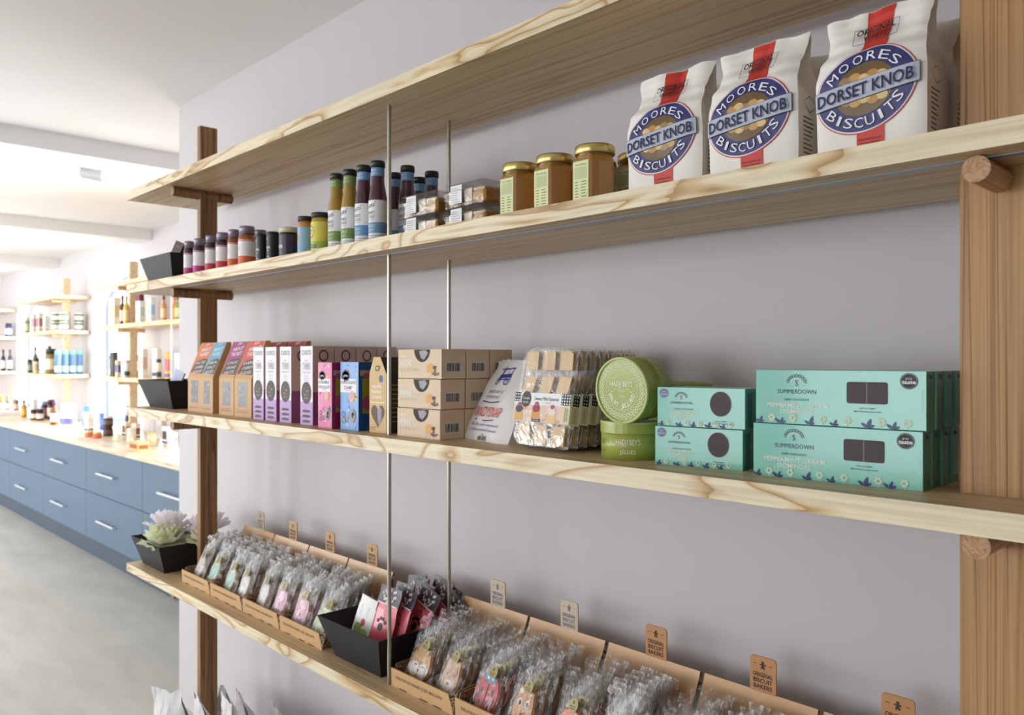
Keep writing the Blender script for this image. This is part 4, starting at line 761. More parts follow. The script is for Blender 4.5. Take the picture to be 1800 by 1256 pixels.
# ================================================================= KRAFT TRAYS OF WRAPPED BISCUITS (shelf D)
def man(c, fn, u, v, s_, m, l=2):
    c.pe(fn, u, v+s_*.62, s_*.26, s_*.26, m, l, 14); c.ppoly(fn, [(u-s_*.22, v+s_*.4), (u-s_*.62, v+s_*.35), (u-s_*.62, v+s_*.12), (u-s_*.2, v+s_*.12), (u-s_*.45, v-s_*.5), (u-s_*.15, v-s_*.6), (u, v-s_*.25), (u+s_*.15, v-s_*.6), (u+s_*.45, v-s_*.5), (u+s_*.2, v+s_*.12), (u+s_*.62, v+s_*.12), (u+s_*.62, v+s_*.35), (u+s_*.22, v+s_*.4)], m, l)
def kraft_tray(x0, lab, tl, W=.208):
    t = thing('display_tray', lab, 'tray', (x0, 1.016, ZD), 0, 'kraft display trays of biscuits'); D, hf, T = .212, .038, .0022; b = MB()
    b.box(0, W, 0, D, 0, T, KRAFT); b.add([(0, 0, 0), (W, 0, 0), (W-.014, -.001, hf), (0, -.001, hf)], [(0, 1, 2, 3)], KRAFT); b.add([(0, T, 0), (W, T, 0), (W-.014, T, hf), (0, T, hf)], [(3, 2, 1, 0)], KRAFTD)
    b.add([(0, -.001, hf), (W-.014, -.001, hf), (W-.014, T, hf), (0, T, hf)], [(0, 1, 2, 3)], KRAFT)
    for x, s_ in ((0, 1), (W-T, 1)):
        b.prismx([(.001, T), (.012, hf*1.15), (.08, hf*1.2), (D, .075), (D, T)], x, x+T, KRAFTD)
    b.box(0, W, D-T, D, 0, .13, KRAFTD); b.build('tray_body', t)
    b = MB(); b.add([(W-.0135, .0, hf-.001), (W-.0002, -.0006, .0005), (W-.001, .012, hf*1.15), (W-.004, .014, hf*1.2)], [(0, 1, 2, 3)], LEOP); b.build('printed_corner', t, label='corner flap printed with dark dots'); b = MB(); b.add([(W+.0003, .0012, T), (W+.0003, .012, hf*1.14), (W+.0003, .05, hf*1.1), (W+.0003, .03, T)], [(3, 2, 1, 0)], LEOP); b.build('printed_corner', t, label='corner flap printed with dark dots'); b = MB()
    b.add([(.0022+.0004, .0, T), (.0026, .012, hf*1.14), (.0026, .03, hf*1.1), (.0026, .02, T)], [(0, 1, 2, 3)], LEOP); b.build('printed_corner', t, label='corner flap printed with dark dots')
    b = MB(); fn = lambda u, v, o: (u, -.0006-o, v); b.pt(fn, 'DELICIOUS HAND ICED BISCUITS', W*.46, .0225, .0058, P('#5a3f2c'), 2, .155, 0, 0, .01)
    for u in (.03, .10, .145): b.pr(fn, u, .0, u+.026, .0022, P('#3a2a20'), 1)
    b.build('front_lettering', t)
    b = MB(); K = lambda u, q, o=0: (u, D-.042*(1-q)**1.5-.004-.010*math.sin(PI*q)*(1 if 0 else .6), .060+.090*q)
    b.grid(lambda u, q: K(u, q), 6, 10, KRAFTS, True, .001, W-.001, 0, 1); b.grid(lambda u, q: (u, K(u, 1)[1]+.006*math.sin(PI*q/2), .150-.012*q*q), 3, 4, KRAFT, True, .001, W-.001, 0, 1); b.build('back_panel', t)
    b = MB(); cx = W*.54; y = D-.0045; w2, z0, z1, r = .0235, .142, .207, .006
    pts = [(cx-w2, z0), (cx+w2, z0)]+[(cx+w2-r+r*math.cos(a), z1-r+r*math.sin(a)) for a in (0, .5, 1.05, PI/2)]+[(cx-w2+r+r*math.cos(a), z1-r+r*math.sin(a)) for a in (PI/2, 2.1, 2.6, PI)]
    b.prism(pts, y, y+.0025, P(tl, .5)); fn = front(y); dk = P('#3a2c22') if tl != '#cdb9a2' else P('#6a6f8a')
    man(b, fn, cx, .192, .009, dk); b.pr(fn, cx-.017, .194, cx-.011, .195, dk, 2); b.pr(fn, cx+.011, .194, cx+.017, .195, dk, 2)
    for k, s_ in enumerate(('ORIGINAL', 'BISCUIT', 'BAKERS')): b.pt(fn, s_, cx, .1775-.0098*k, .0072, dk, 2, (.036, .034, .033)[k], 0, 0, .015)
    b.build('sign_tab', t, label='rounded tab reading original biscuit bakers'); return t
TN = ['kraft tray beside the ruffled flowers', 'kraft tray second from the flowers', 'kraft tray third from the flowers', 'kraft tray touching the pink packets']
TR = ['kraft tray just right of the steel rod', 'kraft tray second from the steel rod', 'kraft tray third from the steel rod', 'kraft tray fourth from the steel rod', 'kraft tray nearest the broad post']
XT = [-2.560, -2.348, -2.136, -1.924]; XRt = [-1.432, -1.218, -1.003, -.788, -.573]
for x, l in zip(XT, TN): kraft_tray(x, l+', holding wrapped iced biscuits', '#c59a6e' if x != XT[0] else '#cdb9a2')
for k, (x, l) in enumerate(zip(XRt, TR)): kraft_tray(x, l+', holding wrapped iced biscuits', '#cdb9a2' if k < 2 else '#c08a5a')
BISC = P('#b5793a', .6, var=.12, bump=.3, bs=90)
def cello(w, h, seed, mt=CELLO):
    b = MB(); ns = (12, 16)
    def sheet(s_):
        def f(u, v):
            e = (1-(2*u-1)**4)*(1-max(0, (v-.72)/.28)**1.5); th = .0105*e*(1-.35*v)
            fl = max(0, v-.62)
            cr = (.0035+.020*fl)*nz(u*7+seed, v*9, s_*2)
            x = (u-.5)*w*(1+.10*fl*nz(v*4, seed, 3)-.05*math.sin(PI*v)); 
            return (x+.010*fl*nz(u*9, v*6, seed+4), s_*th+cr-.03*fl*fl, v*h+.006*fl*nz(u*14, seed, 8))
        return f
    for s_ in (1, -1): b.grid(sheet(s_), ns[0], ns[1], mt, False)
    return b
def extr(pts, y0, y1, m, mb, bev=.0015):
    cx = sum(p[0] for p in pts)/len(pts); cz = sum(p[1] for p in pts)/len(pts)
    I = [(cx+(x-cx)*(1-bev/.03), cz+(z-cz)*(1-bev/.03)) for x, z in pts]
    mb.loft([[(x, y1, z) for x, z in I], [(x, y1-bev, z) for x, z in pts], [(x, y0+bev, z) for x, z in pts], [(x, y0, z) for x, z in I]], m)
def blob(cx, cz, rx, rz, n=28, ears=0, el=.3, lobes=0, la=.06):
    p = []
    for i in range(n):
        a = 2*PI*i/n; k = 1+la*math.cos(lobes*a) if lobes else 1
        if ears: k += el*(math.exp(-((a-PI*.30)/.20)**2)+math.exp(-((a-PI*.70)/.20)**2))
        p.append((cx+rx*k*math.cos(a), cz+rz*k*math.sin(a)))
    return p
def biscuit(kind, seed):
    """returns (base outline, icing list) for one sort of iced biscuit; each is a decorated, bagged biscuit"""
    ic = []; fn = front(-.0068)
    if kind == 'fox': base = blob(0, .045, .033, .038, 32, 1, .28); icc = '#d8a060'
    elif kind == 'dog': base = blob(0, .045, .030, .038, 32, 1, .35); icc = '#c99f78'
    elif kind == 'ladybird': base = blob(0, .046, .034, .042, 32); icc = '#cc3440'
    elif kind == 'deer': base = blob(0, .046, .028, .042, 32, 1, .30); icc = '#d0924c'
    elif kind == 'lion': base = blob(0, .046, .036, .038, 40, 0, 0, 9, .05); icc = '#ec6e48'
    elif kind == 'pig': base = blob(0, .045, .031, .036, 32, 1, .18); icc = '#eaa6c4'
    elif kind == 'penguin': base = blob(0, .048, .026, .043, 28); icc = '#f2f2f0'
    elif kind == 'mermaid': base = blob(0, .048, .026, .045, 28, 0, 0, 4, .05); icc = '#9fd8c2'
    elif kind == 'unicorn': base = blob(0, .048, .027, .043, 28, 1, .2); icc = '#f0dcec'
    elif kind == 'flower': base = blob(0, .046, .034, .036, 36, 0, 0, 6, .10); icc = '#dce8b8'
    elif kind == 'heart': base = blob(0, .046, .032, .036, 28, 1, .12); icc = '#e8607a'
    else: base = blob(0, .046, .028, .042, 28, 0, 0, 3, .07); icc = '#e8e0d6'
    b = MB(); extr(base, -.005, .005, BISC, b)
    i_ = MB(); cx = sum(p[0] for p in base)/len(base); cz = sum(p[1] for p in base)/len(base)
    extr([(cx+(x-cx)*.92, cz+(z-cz)*.92) for x, z in base], -.0068, -.0045, P(icc, .35, coat=.3), i_, .0008)
    E = lambda u, v, ru, rv, c, l=1: i_.pe(fn, u, v, ru, rv, P(c, .4), l, 14)
    if kind == 'fox': E(-.013, .036, .015, .015, '#f2ece0'); E(.013, .036, .015, .015, '#f2ece0'); E(0, .034, .003, .003, '#2a2020', 2); E(-.011, .044, .004, .0012, '#2a2020', 2); E(.011, .044, .004, .0012, '#2a2020', 2); E(-.02, .075, .004, .006, '#8a5a30', 2); E(.02, .075, .004, .006, '#8a5a30', 2)
    elif kind == 'dog': E(0, .030, .015, .012, '#efe0cc'); E(0, .034, .003, .0025, '#3a2a20', 2); E(.012, .058, .008, .008, '#b5875e'); E(-.010, .052, .002, .002, '#2a2020', 2); E(.010, .052, .002, .002, '#2a2020', 3)
    elif kind == 'ladybird':
        i_.pr(fn, -.001, .008, .001, .066, INK, 2)
        for u, v in ((-.016, .05), (.016, .05), (-.014, .028), (.014, .028), (-.022, .04), (.022, .038)): E(u, v, .0042, .0042, '#23202a', 2)
        E(0, .076, .018, .009, '#5a8fc0', 2); E(-.006, .076, .003, .003, '#ffffff', 3); E(.006, .076, .003, .003, '#ffffff', 3)
    elif kind == 'deer': E(-.010, .058, .006, .0075, '#f4f0e8', 1); E(.010, .058, .006, .0075, '#f4f0e8', 1); E(-.010, .057, .0038, .005, '#26202a', 2); E(.010, .057, .0038, .005, '#26202a', 2); E(0, .034, .014, .012, '#c07838', 1); E(0, .038, .004, .0028, '#30201c', 2); i_.ring(fn, 0, .031, .006, .004, .0009, INK, 2, 14); E(-.012, .078, .006, .004, '#f0dcae', 1); E(.012, .078, .006, .004, '#f0dcae', 1)
    elif kind == 'lion': E(0, .040, .018, .018, '#e8a848'); E(-.006, .046, .002, .0025, '#26202a', 2); E(.006, .046, .002, .0025, '#26202a', 2); E(0, .032, .008, .006, '#f6efe0', 2); E(0, .036, .0026, .002, '#26202a', 3)
    elif kind == 'pig': E(0, .040, .010, .007, '#dc86ac'); E(-.003, .040, .0014, .002, '#7a3a5a', 2); E(.003, .040, .0014, .002, '#7a3a5a', 2); E(-.010, .054, .0018, .0022, '#3a2a3a', 2); E(.010, .054, .0018, .0022, '#3a2a3a', 2); i_.ring(fn, 0, .030, .009, .005, .0008, P('#7a3a5a'), 2, 14)
    elif kind == 'penguin': E(0, .082, .018, .008, '#4a5468'); E(-.006, .072, .002, .0025, '#23202a', 2); E(.006, .072, .002, .0025, '#23202a', 2); E(0, .066, .003, .002, '#e88a3a', 2); E(-.006, .018, .010, .006, '#7a5a3a', 2)
    elif kind == 'mermaid':
        for k in range(5): E(-.012+.006*k, .030+.008*(k % 3), .006, .005, ('#c8e4b0', '#7fc0d0', '#b0e0c8')[k % 3], 2)
        E(0, .074, .009, .009, '#f0cfae', 2); E(0, .080, .011, .006, '#e6c95a', 3)
    elif kind == 'unicorn': E(.0, .060, .006, .018, '#c7a2dc'); E(-.012, .040, .007, .005, '#f6a8c0', 2); E(.010, .050, .002, .003, '#3a2a3a', 2)
    elif kind == 'flower': E(0, .046, .010, .010, '#86b84a', 2); E(-.014, .056, .007, .007, '#9cc868', 2); E(.014, .034, .007, .007, '#9cc868', 2)
    elif kind == 'heart': E(-.008, .052, .006, .006, '#f6c0cc', 2); E(.010, .040, .004, .004, '#ffffff', 2)
    else:
        for k in range(5): E(random.uniform(-.014, .014), .025+.01*k, .005, .004, random.choice(['#b88a5a', '#d8c0a0', '#8a6a50']), 2)
    return b, i_
PN = {'fox': 'fox face', 'dog': 'tan dog face', 'ladybird': 'red ladybird', 'deer': 'brown deer face', 'lion': 'orange lion face', 'pig': 'pink pig', 'penguin': 'white penguin', 'mermaid': 'pale green mermaid', 'unicorn': 'pale unicorn', 'flower': 'green and white flower', 'heart': 'red-pink heart', 'plain': 'brown and white gingerbread'}
_B = {}
def pack_proto(kind):
    if kind in _B: return _B[kind], False
    t = thing('wrapped_biscuit', 'x', 'biscuit', (0, 0, 0)); b, i_ = biscuit(kind, 1); bo = b.build('biscuit', t); io = i_.build('icing', t)
    io.parent = bo
    wr = cello(.088, .142, len(_B)*3.7, CELLW if kind in ('mermaid', 'penguin', 'flower', 'pig', 'plain') else CELLO).build('cellophane_bag', t)
    s_ = MB(); fn = front(-.0150); s_.pe(fn, .008, .088, .0115, .0125, P('#8f8047', .4, metal=.2), 1, 24); man(s_, fn, .008, .093, .0045, INK, 2); s_.pt(fn, 'BISCUIT', .008, .0865, .0028, INK, 2); s_.pt(fn, 'BAKERS', .008, .0825, .0028, INK, 2); st = s_.build('round_sticker', t)
    _K[t] = [bo, wr, st]; _K[bo] = [io]; _K[io] = []; _K[wr] = []; _K[st] = []
    _B[kind] = t; return t, True
def column(x, kind, n, where, dy=.0215, y0=1.040, lean=.42):
    for k in range(n):
        t, new = pack_proto(kind); loc = (x+random.uniform(-.003, .003), y0+dy*k, ZD+.0035+.0005*k); rot = (-lean+random.uniform(-.06, .05)+.02*k, random.uniform(-.08, .08), random.uniform(-.12, .06))
        lab = '%s wrapped %s biscuit in its row, %s' % (ORD[k], PN[kind], where); g = 'cellophane-wrapped %s biscuits' % PN[kind]
        if new: t.location = loc; t.rotation_euler = rot; t['label'] = lab; t['group'] = g
        else: dup(t, loc, rot, lab, g)
def S_(s): return s.replace('kraft tray', 'tray')
random.seed(21)
for x, ks, w_ in zip(XT, (('plain', 'mermaid'), ('unicorn', 'penguin'), ('penguin', 'pig'), ('pig', 'flower')), TN):
    for q, kd in zip((.050, .150), ks):
        if x == XT[1] and kd == 'unicorn': kd = 'mermaid'
        column(x+q, kd, 6 if not (x == XT[3] and kd == 'flower') else 6, S_(w_), .0215)
for x, ks, w_ in zip(XRt, (('fox', 'dog'), ('ladybird', 'deer'), ('lion', 'plain'), ('heart', 'pig'), ('lion', 'dog')), TR):
    for q, kd in zip((.050, .150), ks): column(x+q, kd, 6, S_(w_), .0215)
# pink packets in the black tray
def pink_pack():
    t = thing('pink_packet', 'x', 'packet', (0, 0, 0), 0, 'pink paw-print packets'); W, H = .086, .168
    def f(u, v, o): q = v/H; return (u*(1-.12*q)+.003*nz(v*30, 1, 2), -.006*math.sin(PI*min(1, q*1.05))*(1-(2*u/W)**2)+.003*nz(u*30, v*24, 4)-o, v)
    b = MB(); b.grid(lambda u, v: f(u, v, 0), 10, 14, P('#e0606e', .4, coat=.3), True, -W/2, W/2, 0, H*.76); b.grid(lambda u, v: f(u, v, 0), 10, 7, P('#3c3a42', .4), True, -W/2, W/2, H*.76, H)
    b.grid(lambda u, v: (f(u, v, 0)[0], .003+.005*math.sin(PI*v/H), v), 6, 10, P('#c8505e', .45), True, -W/2, W/2, 0, H); b.build('pouch', t); c = MB()
    for u, v, r in ((0, .078, .010), (-.014, .090, .005), (-.005, .096, .005), (.005, .096, .005), (.014, .090, .005)): c.pe(f, u, v, r, r*.9, P('#3a2430'), 2, 14)
    c.parc(f, 'TREATS', 0, .108, .018, .012, 150, 30, .005, WHITE, 2)
    for k in range(26): c.pe(f, random.uniform(-.030, .030), random.uniform(.132, .162), .0030, .0038, P(random.choice(['#e8e6ea', '#d9d6dc', '#8a4a58'])), 2, 8)
    c.pr(f, -.038, .1275, .038, .130, WHITE, 2, 6); c.build('printed_design', t); return t
pp = pink_pack(); k = 0; WH = ['at the front right of the black tray', 'leaning just behind the front one', 'in the middle of the black tray', 'tilted right in the tray middle', 'towards the back of the black tray', 'tilted left towards the tray back', 'at the back left of the black tray', 'at the back right of the tray', 'fanned out over the right rim', 'last one, nearest the wall']
for i, (x, y, a, r) in enumerate([(-1.545, 1.045, -.30, .05), (-1.535, 1.065, -.35, .12), (-1.555, 1.085, -.38, -.05), (-1.520, 1.105, -.40, .22), (-1.545, 1.122, -.42, .05), (-1.565, 1.140, -.42, -.12), (-1.585, 1.155, -.40, -.18), (-1.520, 1.160, -.40, .25), (-1.500, 1.135, -.46, .48), (-1.535, 1.180, -.30, .12)]):
    loc = (x, y, ZD+.012); rot = (a, r, random.uniform(-.1, .1)); lab = 'pink paw-print packet '+WH[i]
    if i == 0: pp.location = loc; pp.rotation_euler = rot; pp['label'] = lab
    else: dup(pp, loc, rot, lab)
t = thing('seed_packet', 'white packet with green leaves and red berry, front of tray', 'packet', (-1.615, 1.042, ZD+.016), (-.30, .10, 0))
b = MB(); f = lambda u, v, o: (u, -.004*math.cos(u*30)-o, v); b.grid(lambda u, v: f(u, v, 0), 6, 8, P('#e6e4e0', .4), True, -.034, .034, 0, .128); b.box(-.034, .034, 0, .004, 0, .128, P('#dcd9d6', .5)); b.build('pouch', t)
b = MB(); b.pe(f, -.012, .052, .016, .014, P('#8aac4a'), 1); b.pe(f, .014, .046, .014, .012, P('#a4bd5a'), 1); b.pe(f, .002, .070, .008, .009, P('#c03a4a'), 2)
for i in range(6): b.pr(f, -.02, .085+.004*i, .012, .0862+.004*i, P('#9a9aa2'), 1)
b.pr(f, -.034, .108, .034, .127, P('#4a4448'), 1); b.build('printed_design', t)

# ---- white pouches on the floor below the lowest shelf
WP = P('#dcdcdc', .35, coat=.3, var=.05, bump=.4, bs=16)
for i, (x, y, rz, tx_, lb) in enumerate([(-2.675, 1.05, .3, .05, 'crumpled white sack on the floor at the open left end'), (-2.64, 1.19, .2, .05, 'crumpled white sack behind the one at the open left end'), (-2.40, 1.05, -.2, -.1, 'white paper pack just right of the brown post foot'), (-2.43, 1.20, -.3, -.2, 'white paper pack standing by the wall behind the others'), (-2.215, 1.06, -.2, -.15, 'white folded pack with red mark near the shelf front'), (-2.17, 1.19, -.3, -.2, 'white paper pack furthest right under the lowest shelf')]):
    t = thing('white_sack', lb, 'sack', (x, y, 0), rz, 'white sacks under the lowest shelf'); H = (.335, .325, .385, .335, .43, .375)[i]; W = .085 if i < 2 else .08
    def fn(u, v, i=i, H=H, W=W, s_=1):
        q = v; th = .045*(1-q**3)*s_; return ((u-.5)*2*W*(1-.15*q)+.015*nz(v*5, i, 1)+tx_*.2*v*H*4*.3, th*math.sin(PI*(.08+.84*u))+.012*nz(u*5+i, v*5, 3)-.05*q*q, v*H+.020*nz(u*4, i*3, 2)*q)
    b = MB(); b.grid(lambda u, v: fn(u, v, s_=-1), 14, 14, WP, False); b.grid(lambda u, v: fn(u, v, s_=1), 14, 14, WP, False); b.build('sack_body', t)
    c = MB()
    for k in range(7): 
        u0, v0 = random.uniform(.15, .8), random.uniform(.2, .9)
        c.add([tuple(Vector(fn(u0+du, v0+dv, s_=-1))+Vector((0, -.0012, 0))) for du, dv in ((0, 0), (.05, 0), (.05, .02), (0, .02))], [(0, 1, 2, 3)], P('#55565c') if i != 4 else P('#c0404a'))
    c.build('printed_marks', t)

# ================================================================= FAR COUNTER
BLU = P('#50667c', .45, var=.02); BLUD = P('#414f5e', .5, var=.02)
x = -3.375; i = 0; NM = ['hidden behind the near wall end', 'beside the near wall end', 'second from the near wall end', 'third from the near wall end', 'fourth from the near wall end', 'fifth from the near wall end', 'sixth from the near wall end', 'seventh from the near wall end', 'at the far left']
while x > -13.9 and i < 9:
    x1 = (-3.375 if i == 0 else -3.975-1.0875*(i-1)); x0 = -3.975-1.0875*i
    if i == 0: x1 = XC-.01
    x0 = max(x0, XL+.01)
    t = thing('drawer_unit', 'blue two-drawer counter unit, '+NM[i], 'cabinet', ((x0+x1)/2, 1.79, 0), 0, 'blue drawer units under the worktop'); w2 = (x1-x0)/2
    MB().box(-w2, w2, 0, .60, .165, .79, BLUD).build('carcass', t); MB().box(-w2, w2, .06, .58, 0, .165, BLUD).build('plinth', t)
    for z0, z1, zh in ((.168, .484, .318), (.488, .786, .638)):
        dr = MB().box(-w2+.002, w2-.002, -.02, 0, z0, z1, BLU, .0015).build('drawer', t); hb = MB(); hx = -.07
        hb.box(hx-.165, hx+.165, -.052, -.040, zh-.006, zh+.006, P('#dfe3e6', .3, metal=.6), .002)
        for s_ in (-1, 1): hb.box(hx+s_*.15-.006, hx+s_*.15+.006, -.042, -.020, zh-.005, zh+.005, P('#dfe3e6', .3, metal=.6))
        hb.build('handle', dr)
    i += 1; x = x0
tag(MB().box(XL+.005, XC-.005, 1.755, YB-.002, .79, .82, wood('worktop_wood', '#ecdcc0', '#e2cca6', '#cfae80', (.7, 9, 9), 6, .35), .002).build('worktop'), 'long pale wooden worktop running over all the blue drawers', 'worktop')
LW = wood('pale_shelf', '#f6dfb8', '#f0d2a4', '#e0bc88', (1, 10, 10), 7, .5)
FZ = {'A': (1.965, 1.995), 'B': (1.642, 1.672), 'C': (1.235, 1.265)}
UN = [('nearest far', -7.02, -4.2, (-6.60, -4.9)), ('middle far', -9.66, -8.19, (-8.37,)), ('furthest', -13.0, -10.95, (-11.9,))]
WN = {'A': 'top', 'B': 'middle', 'C': 'lowest'}
for un, x0, x1, ps in UN:
    for k, (z0, z1) in FZ.items():
        t = thing('wooden_shelf', '%s pale shelf of the %s wall unit above the worktop' % (WN[k], un), 'shelf', (0, 0, 0), 0, None)
        MB().plate([x0, x1], [2.11, 2.385], z0, z1, [(p-.03, p, 2.215, 2.275) for p in ps], LW).build('board', t)
    for q, p in enumerate(ps):
        t = thing('wooden_post', '%s pale post of the %s wall unit on the worktop' % ('only' if len(ps) == 1 else ('left', 'right')[q], un), 'post', (p-.015, 2.245, .82))
        MB().box(-.015, .015, -.03, .03, 0, 1.345, LW).build('upright', t)
        for k, (z0, z1) in FZ.items(): MB().tube((0, -.115, z0-.016-.82), (0, .085, z0-.016-.82), .0155, LW, 16).build('peg', t)
for q, y in enumerate((2.15, 2.33)): tag(MB().tube((-5.60, y, .82), (-5.60, y, 1.965), .006, P('#e6e4e0', .3), 10).build('steel_rod'), '%s thin white rod through the nearest far wall unit' % ('front', 'rear')[q], 'rod')
# ---- goods on the far shelves and worktop
def goods(kind, x, y, z, w_, h, cols, lab, rz=0, grp=None):
    c1, c2, c3 = (P(c, .4, var=.05) for c in (cols+cols[:1]*3)[:3]); r = w_/2
    cat = {'jar': 'jar', 'tub': 'tub', 'tin': 'tin', 'bottle': 'bottle', 'amber': 'bottle', 'pump': 'bottle', 'box': 'box', 'can': 'canister', 'crate': 'crate', 'pouch': 'pouch', 'bag': 'bag'}[kind]
    nm = {'jar': 'glass_jar', 'tub': 'lidded_tub', 'tin': 'small_tin', 'bottle': 'glass_bottle', 'amber': 'glass_bottle', 'pump': 'pump_bottle', 'box': 'carton_box', 'can': 'canister', 'crate': 'display_crate', 'pouch': 'foil_pouch', 'bag': 'gift_bag'}[kind]
    t = thing(nm, lab, cat, (x, y, z), rz, grp); E = .0006
    if kind in ('jar', 'tin', 'tub'):
        k = .8 if kind == 'jar' else (.62 if kind == 'tin' else .86)
        MB().lathe([(r*.92, 0), (r, h*.05), (r, h*k*.9), (r*.82, h*k)], c1, 18).build('jar_body', t); MB().lathe([(r*.9, h*k), (r*.9, h*.97), (r*.85, h)], c3, 18).build('lid', t); MB().lathe([(r+E, h*.18), (r+E, h*k*.75)], c2, 18, cap=False).build('label', t)
    elif kind in ('bottle', 'amber', 'pump'):
        MB().lathe([(r*.92, 0), (r, h*.03), (r, h*.58), (r*.8, h*.66), (r*.36, h*.74), (r*.34, h*.86)], c1, 18).build('bottle_body', t)
        b = MB().lathe([(r*.42, h*.86), (r*.42, h)], c3, 14)
        if kind == 'pump': b.tube((0, 0, h*.98), (.5*r, -r*.9, h*.98), r*.16, c3, 8)
        b.build('cap', t); MB().lathe([(r+E, h*.14), (r+E, h*.5)], c2, 18, cap=False).build('label', t)
    elif kind in ('can',):
        MB().lathe([(r, 0), (r, h*.8), (r*.97, h*.82)], c1, 20).build('canister_body', t); MB().lathe([(r*.98, h*.82), (r*.98, h*.96), (r*.7, h)], c3, 20).build('lid', t); MB().lathe([(r+E, h*.1), (r+E, h*.35)], c2, 20, cap=False).build('band', t)
    elif kind in ('box', 'crate'):
        a, d = (w_*.65, w_*.26) if kind == 'box' else (w_*.9, w_*.62)
        b = MB().box(-a, a, -d, d, 0, h, c1, .001); b.build('carton', t); c = MB(); c.pr(right(a), -d*.8, h*.3, d*.8, h*.72, c2, 3); c.pr(front(-d), -a*.75, h*.3, a*.75, h*.75, c2, 3); c.pr(right(a), -d*.9, h*.08, d*.9, h*.2, c3, 3); c.pr(front(-d), -a*.9, h*.08, a*.9, h*.2, c3, 3); c.build('printed_panel', t)
    elif kind == 'pouch':
        b = MB(); b.loft([[(sx*r*(1-q), sy*r*.55*(1-q*.95), h*q) for sx, sy in ((-1, -1), (1, -1), (1, 1), (-1, 1))] for q in (0, .3, .6, .96)], c1); b.build('pouch_body', t); MB().pr(front(-r*.55), -r*.5, h*.12, r*.5, h*.3, c2, 40).build('label', t)
    elif kind == 'bag':
        b = MB().box(-r, r, -r*.5, r*.5, 0, h, c1, .001); b.build('paper_bag', t); c = MB()
        for q in range(14): c.pe(front(-r*.5), random.uniform(-r*.8, r*.8), random.uniform(.01, h-.01), r*.14, r*.14, c2, 3, 8); c.pe(right(r), random.uniform(-r*.4, r*.4), random.uniform(.01, h-.01), r*.13, r*.13, c2, 3, 8)
        c.build('printed_dots', t)
    return t
zB, zC, zW = 1.672, 1.265, .82
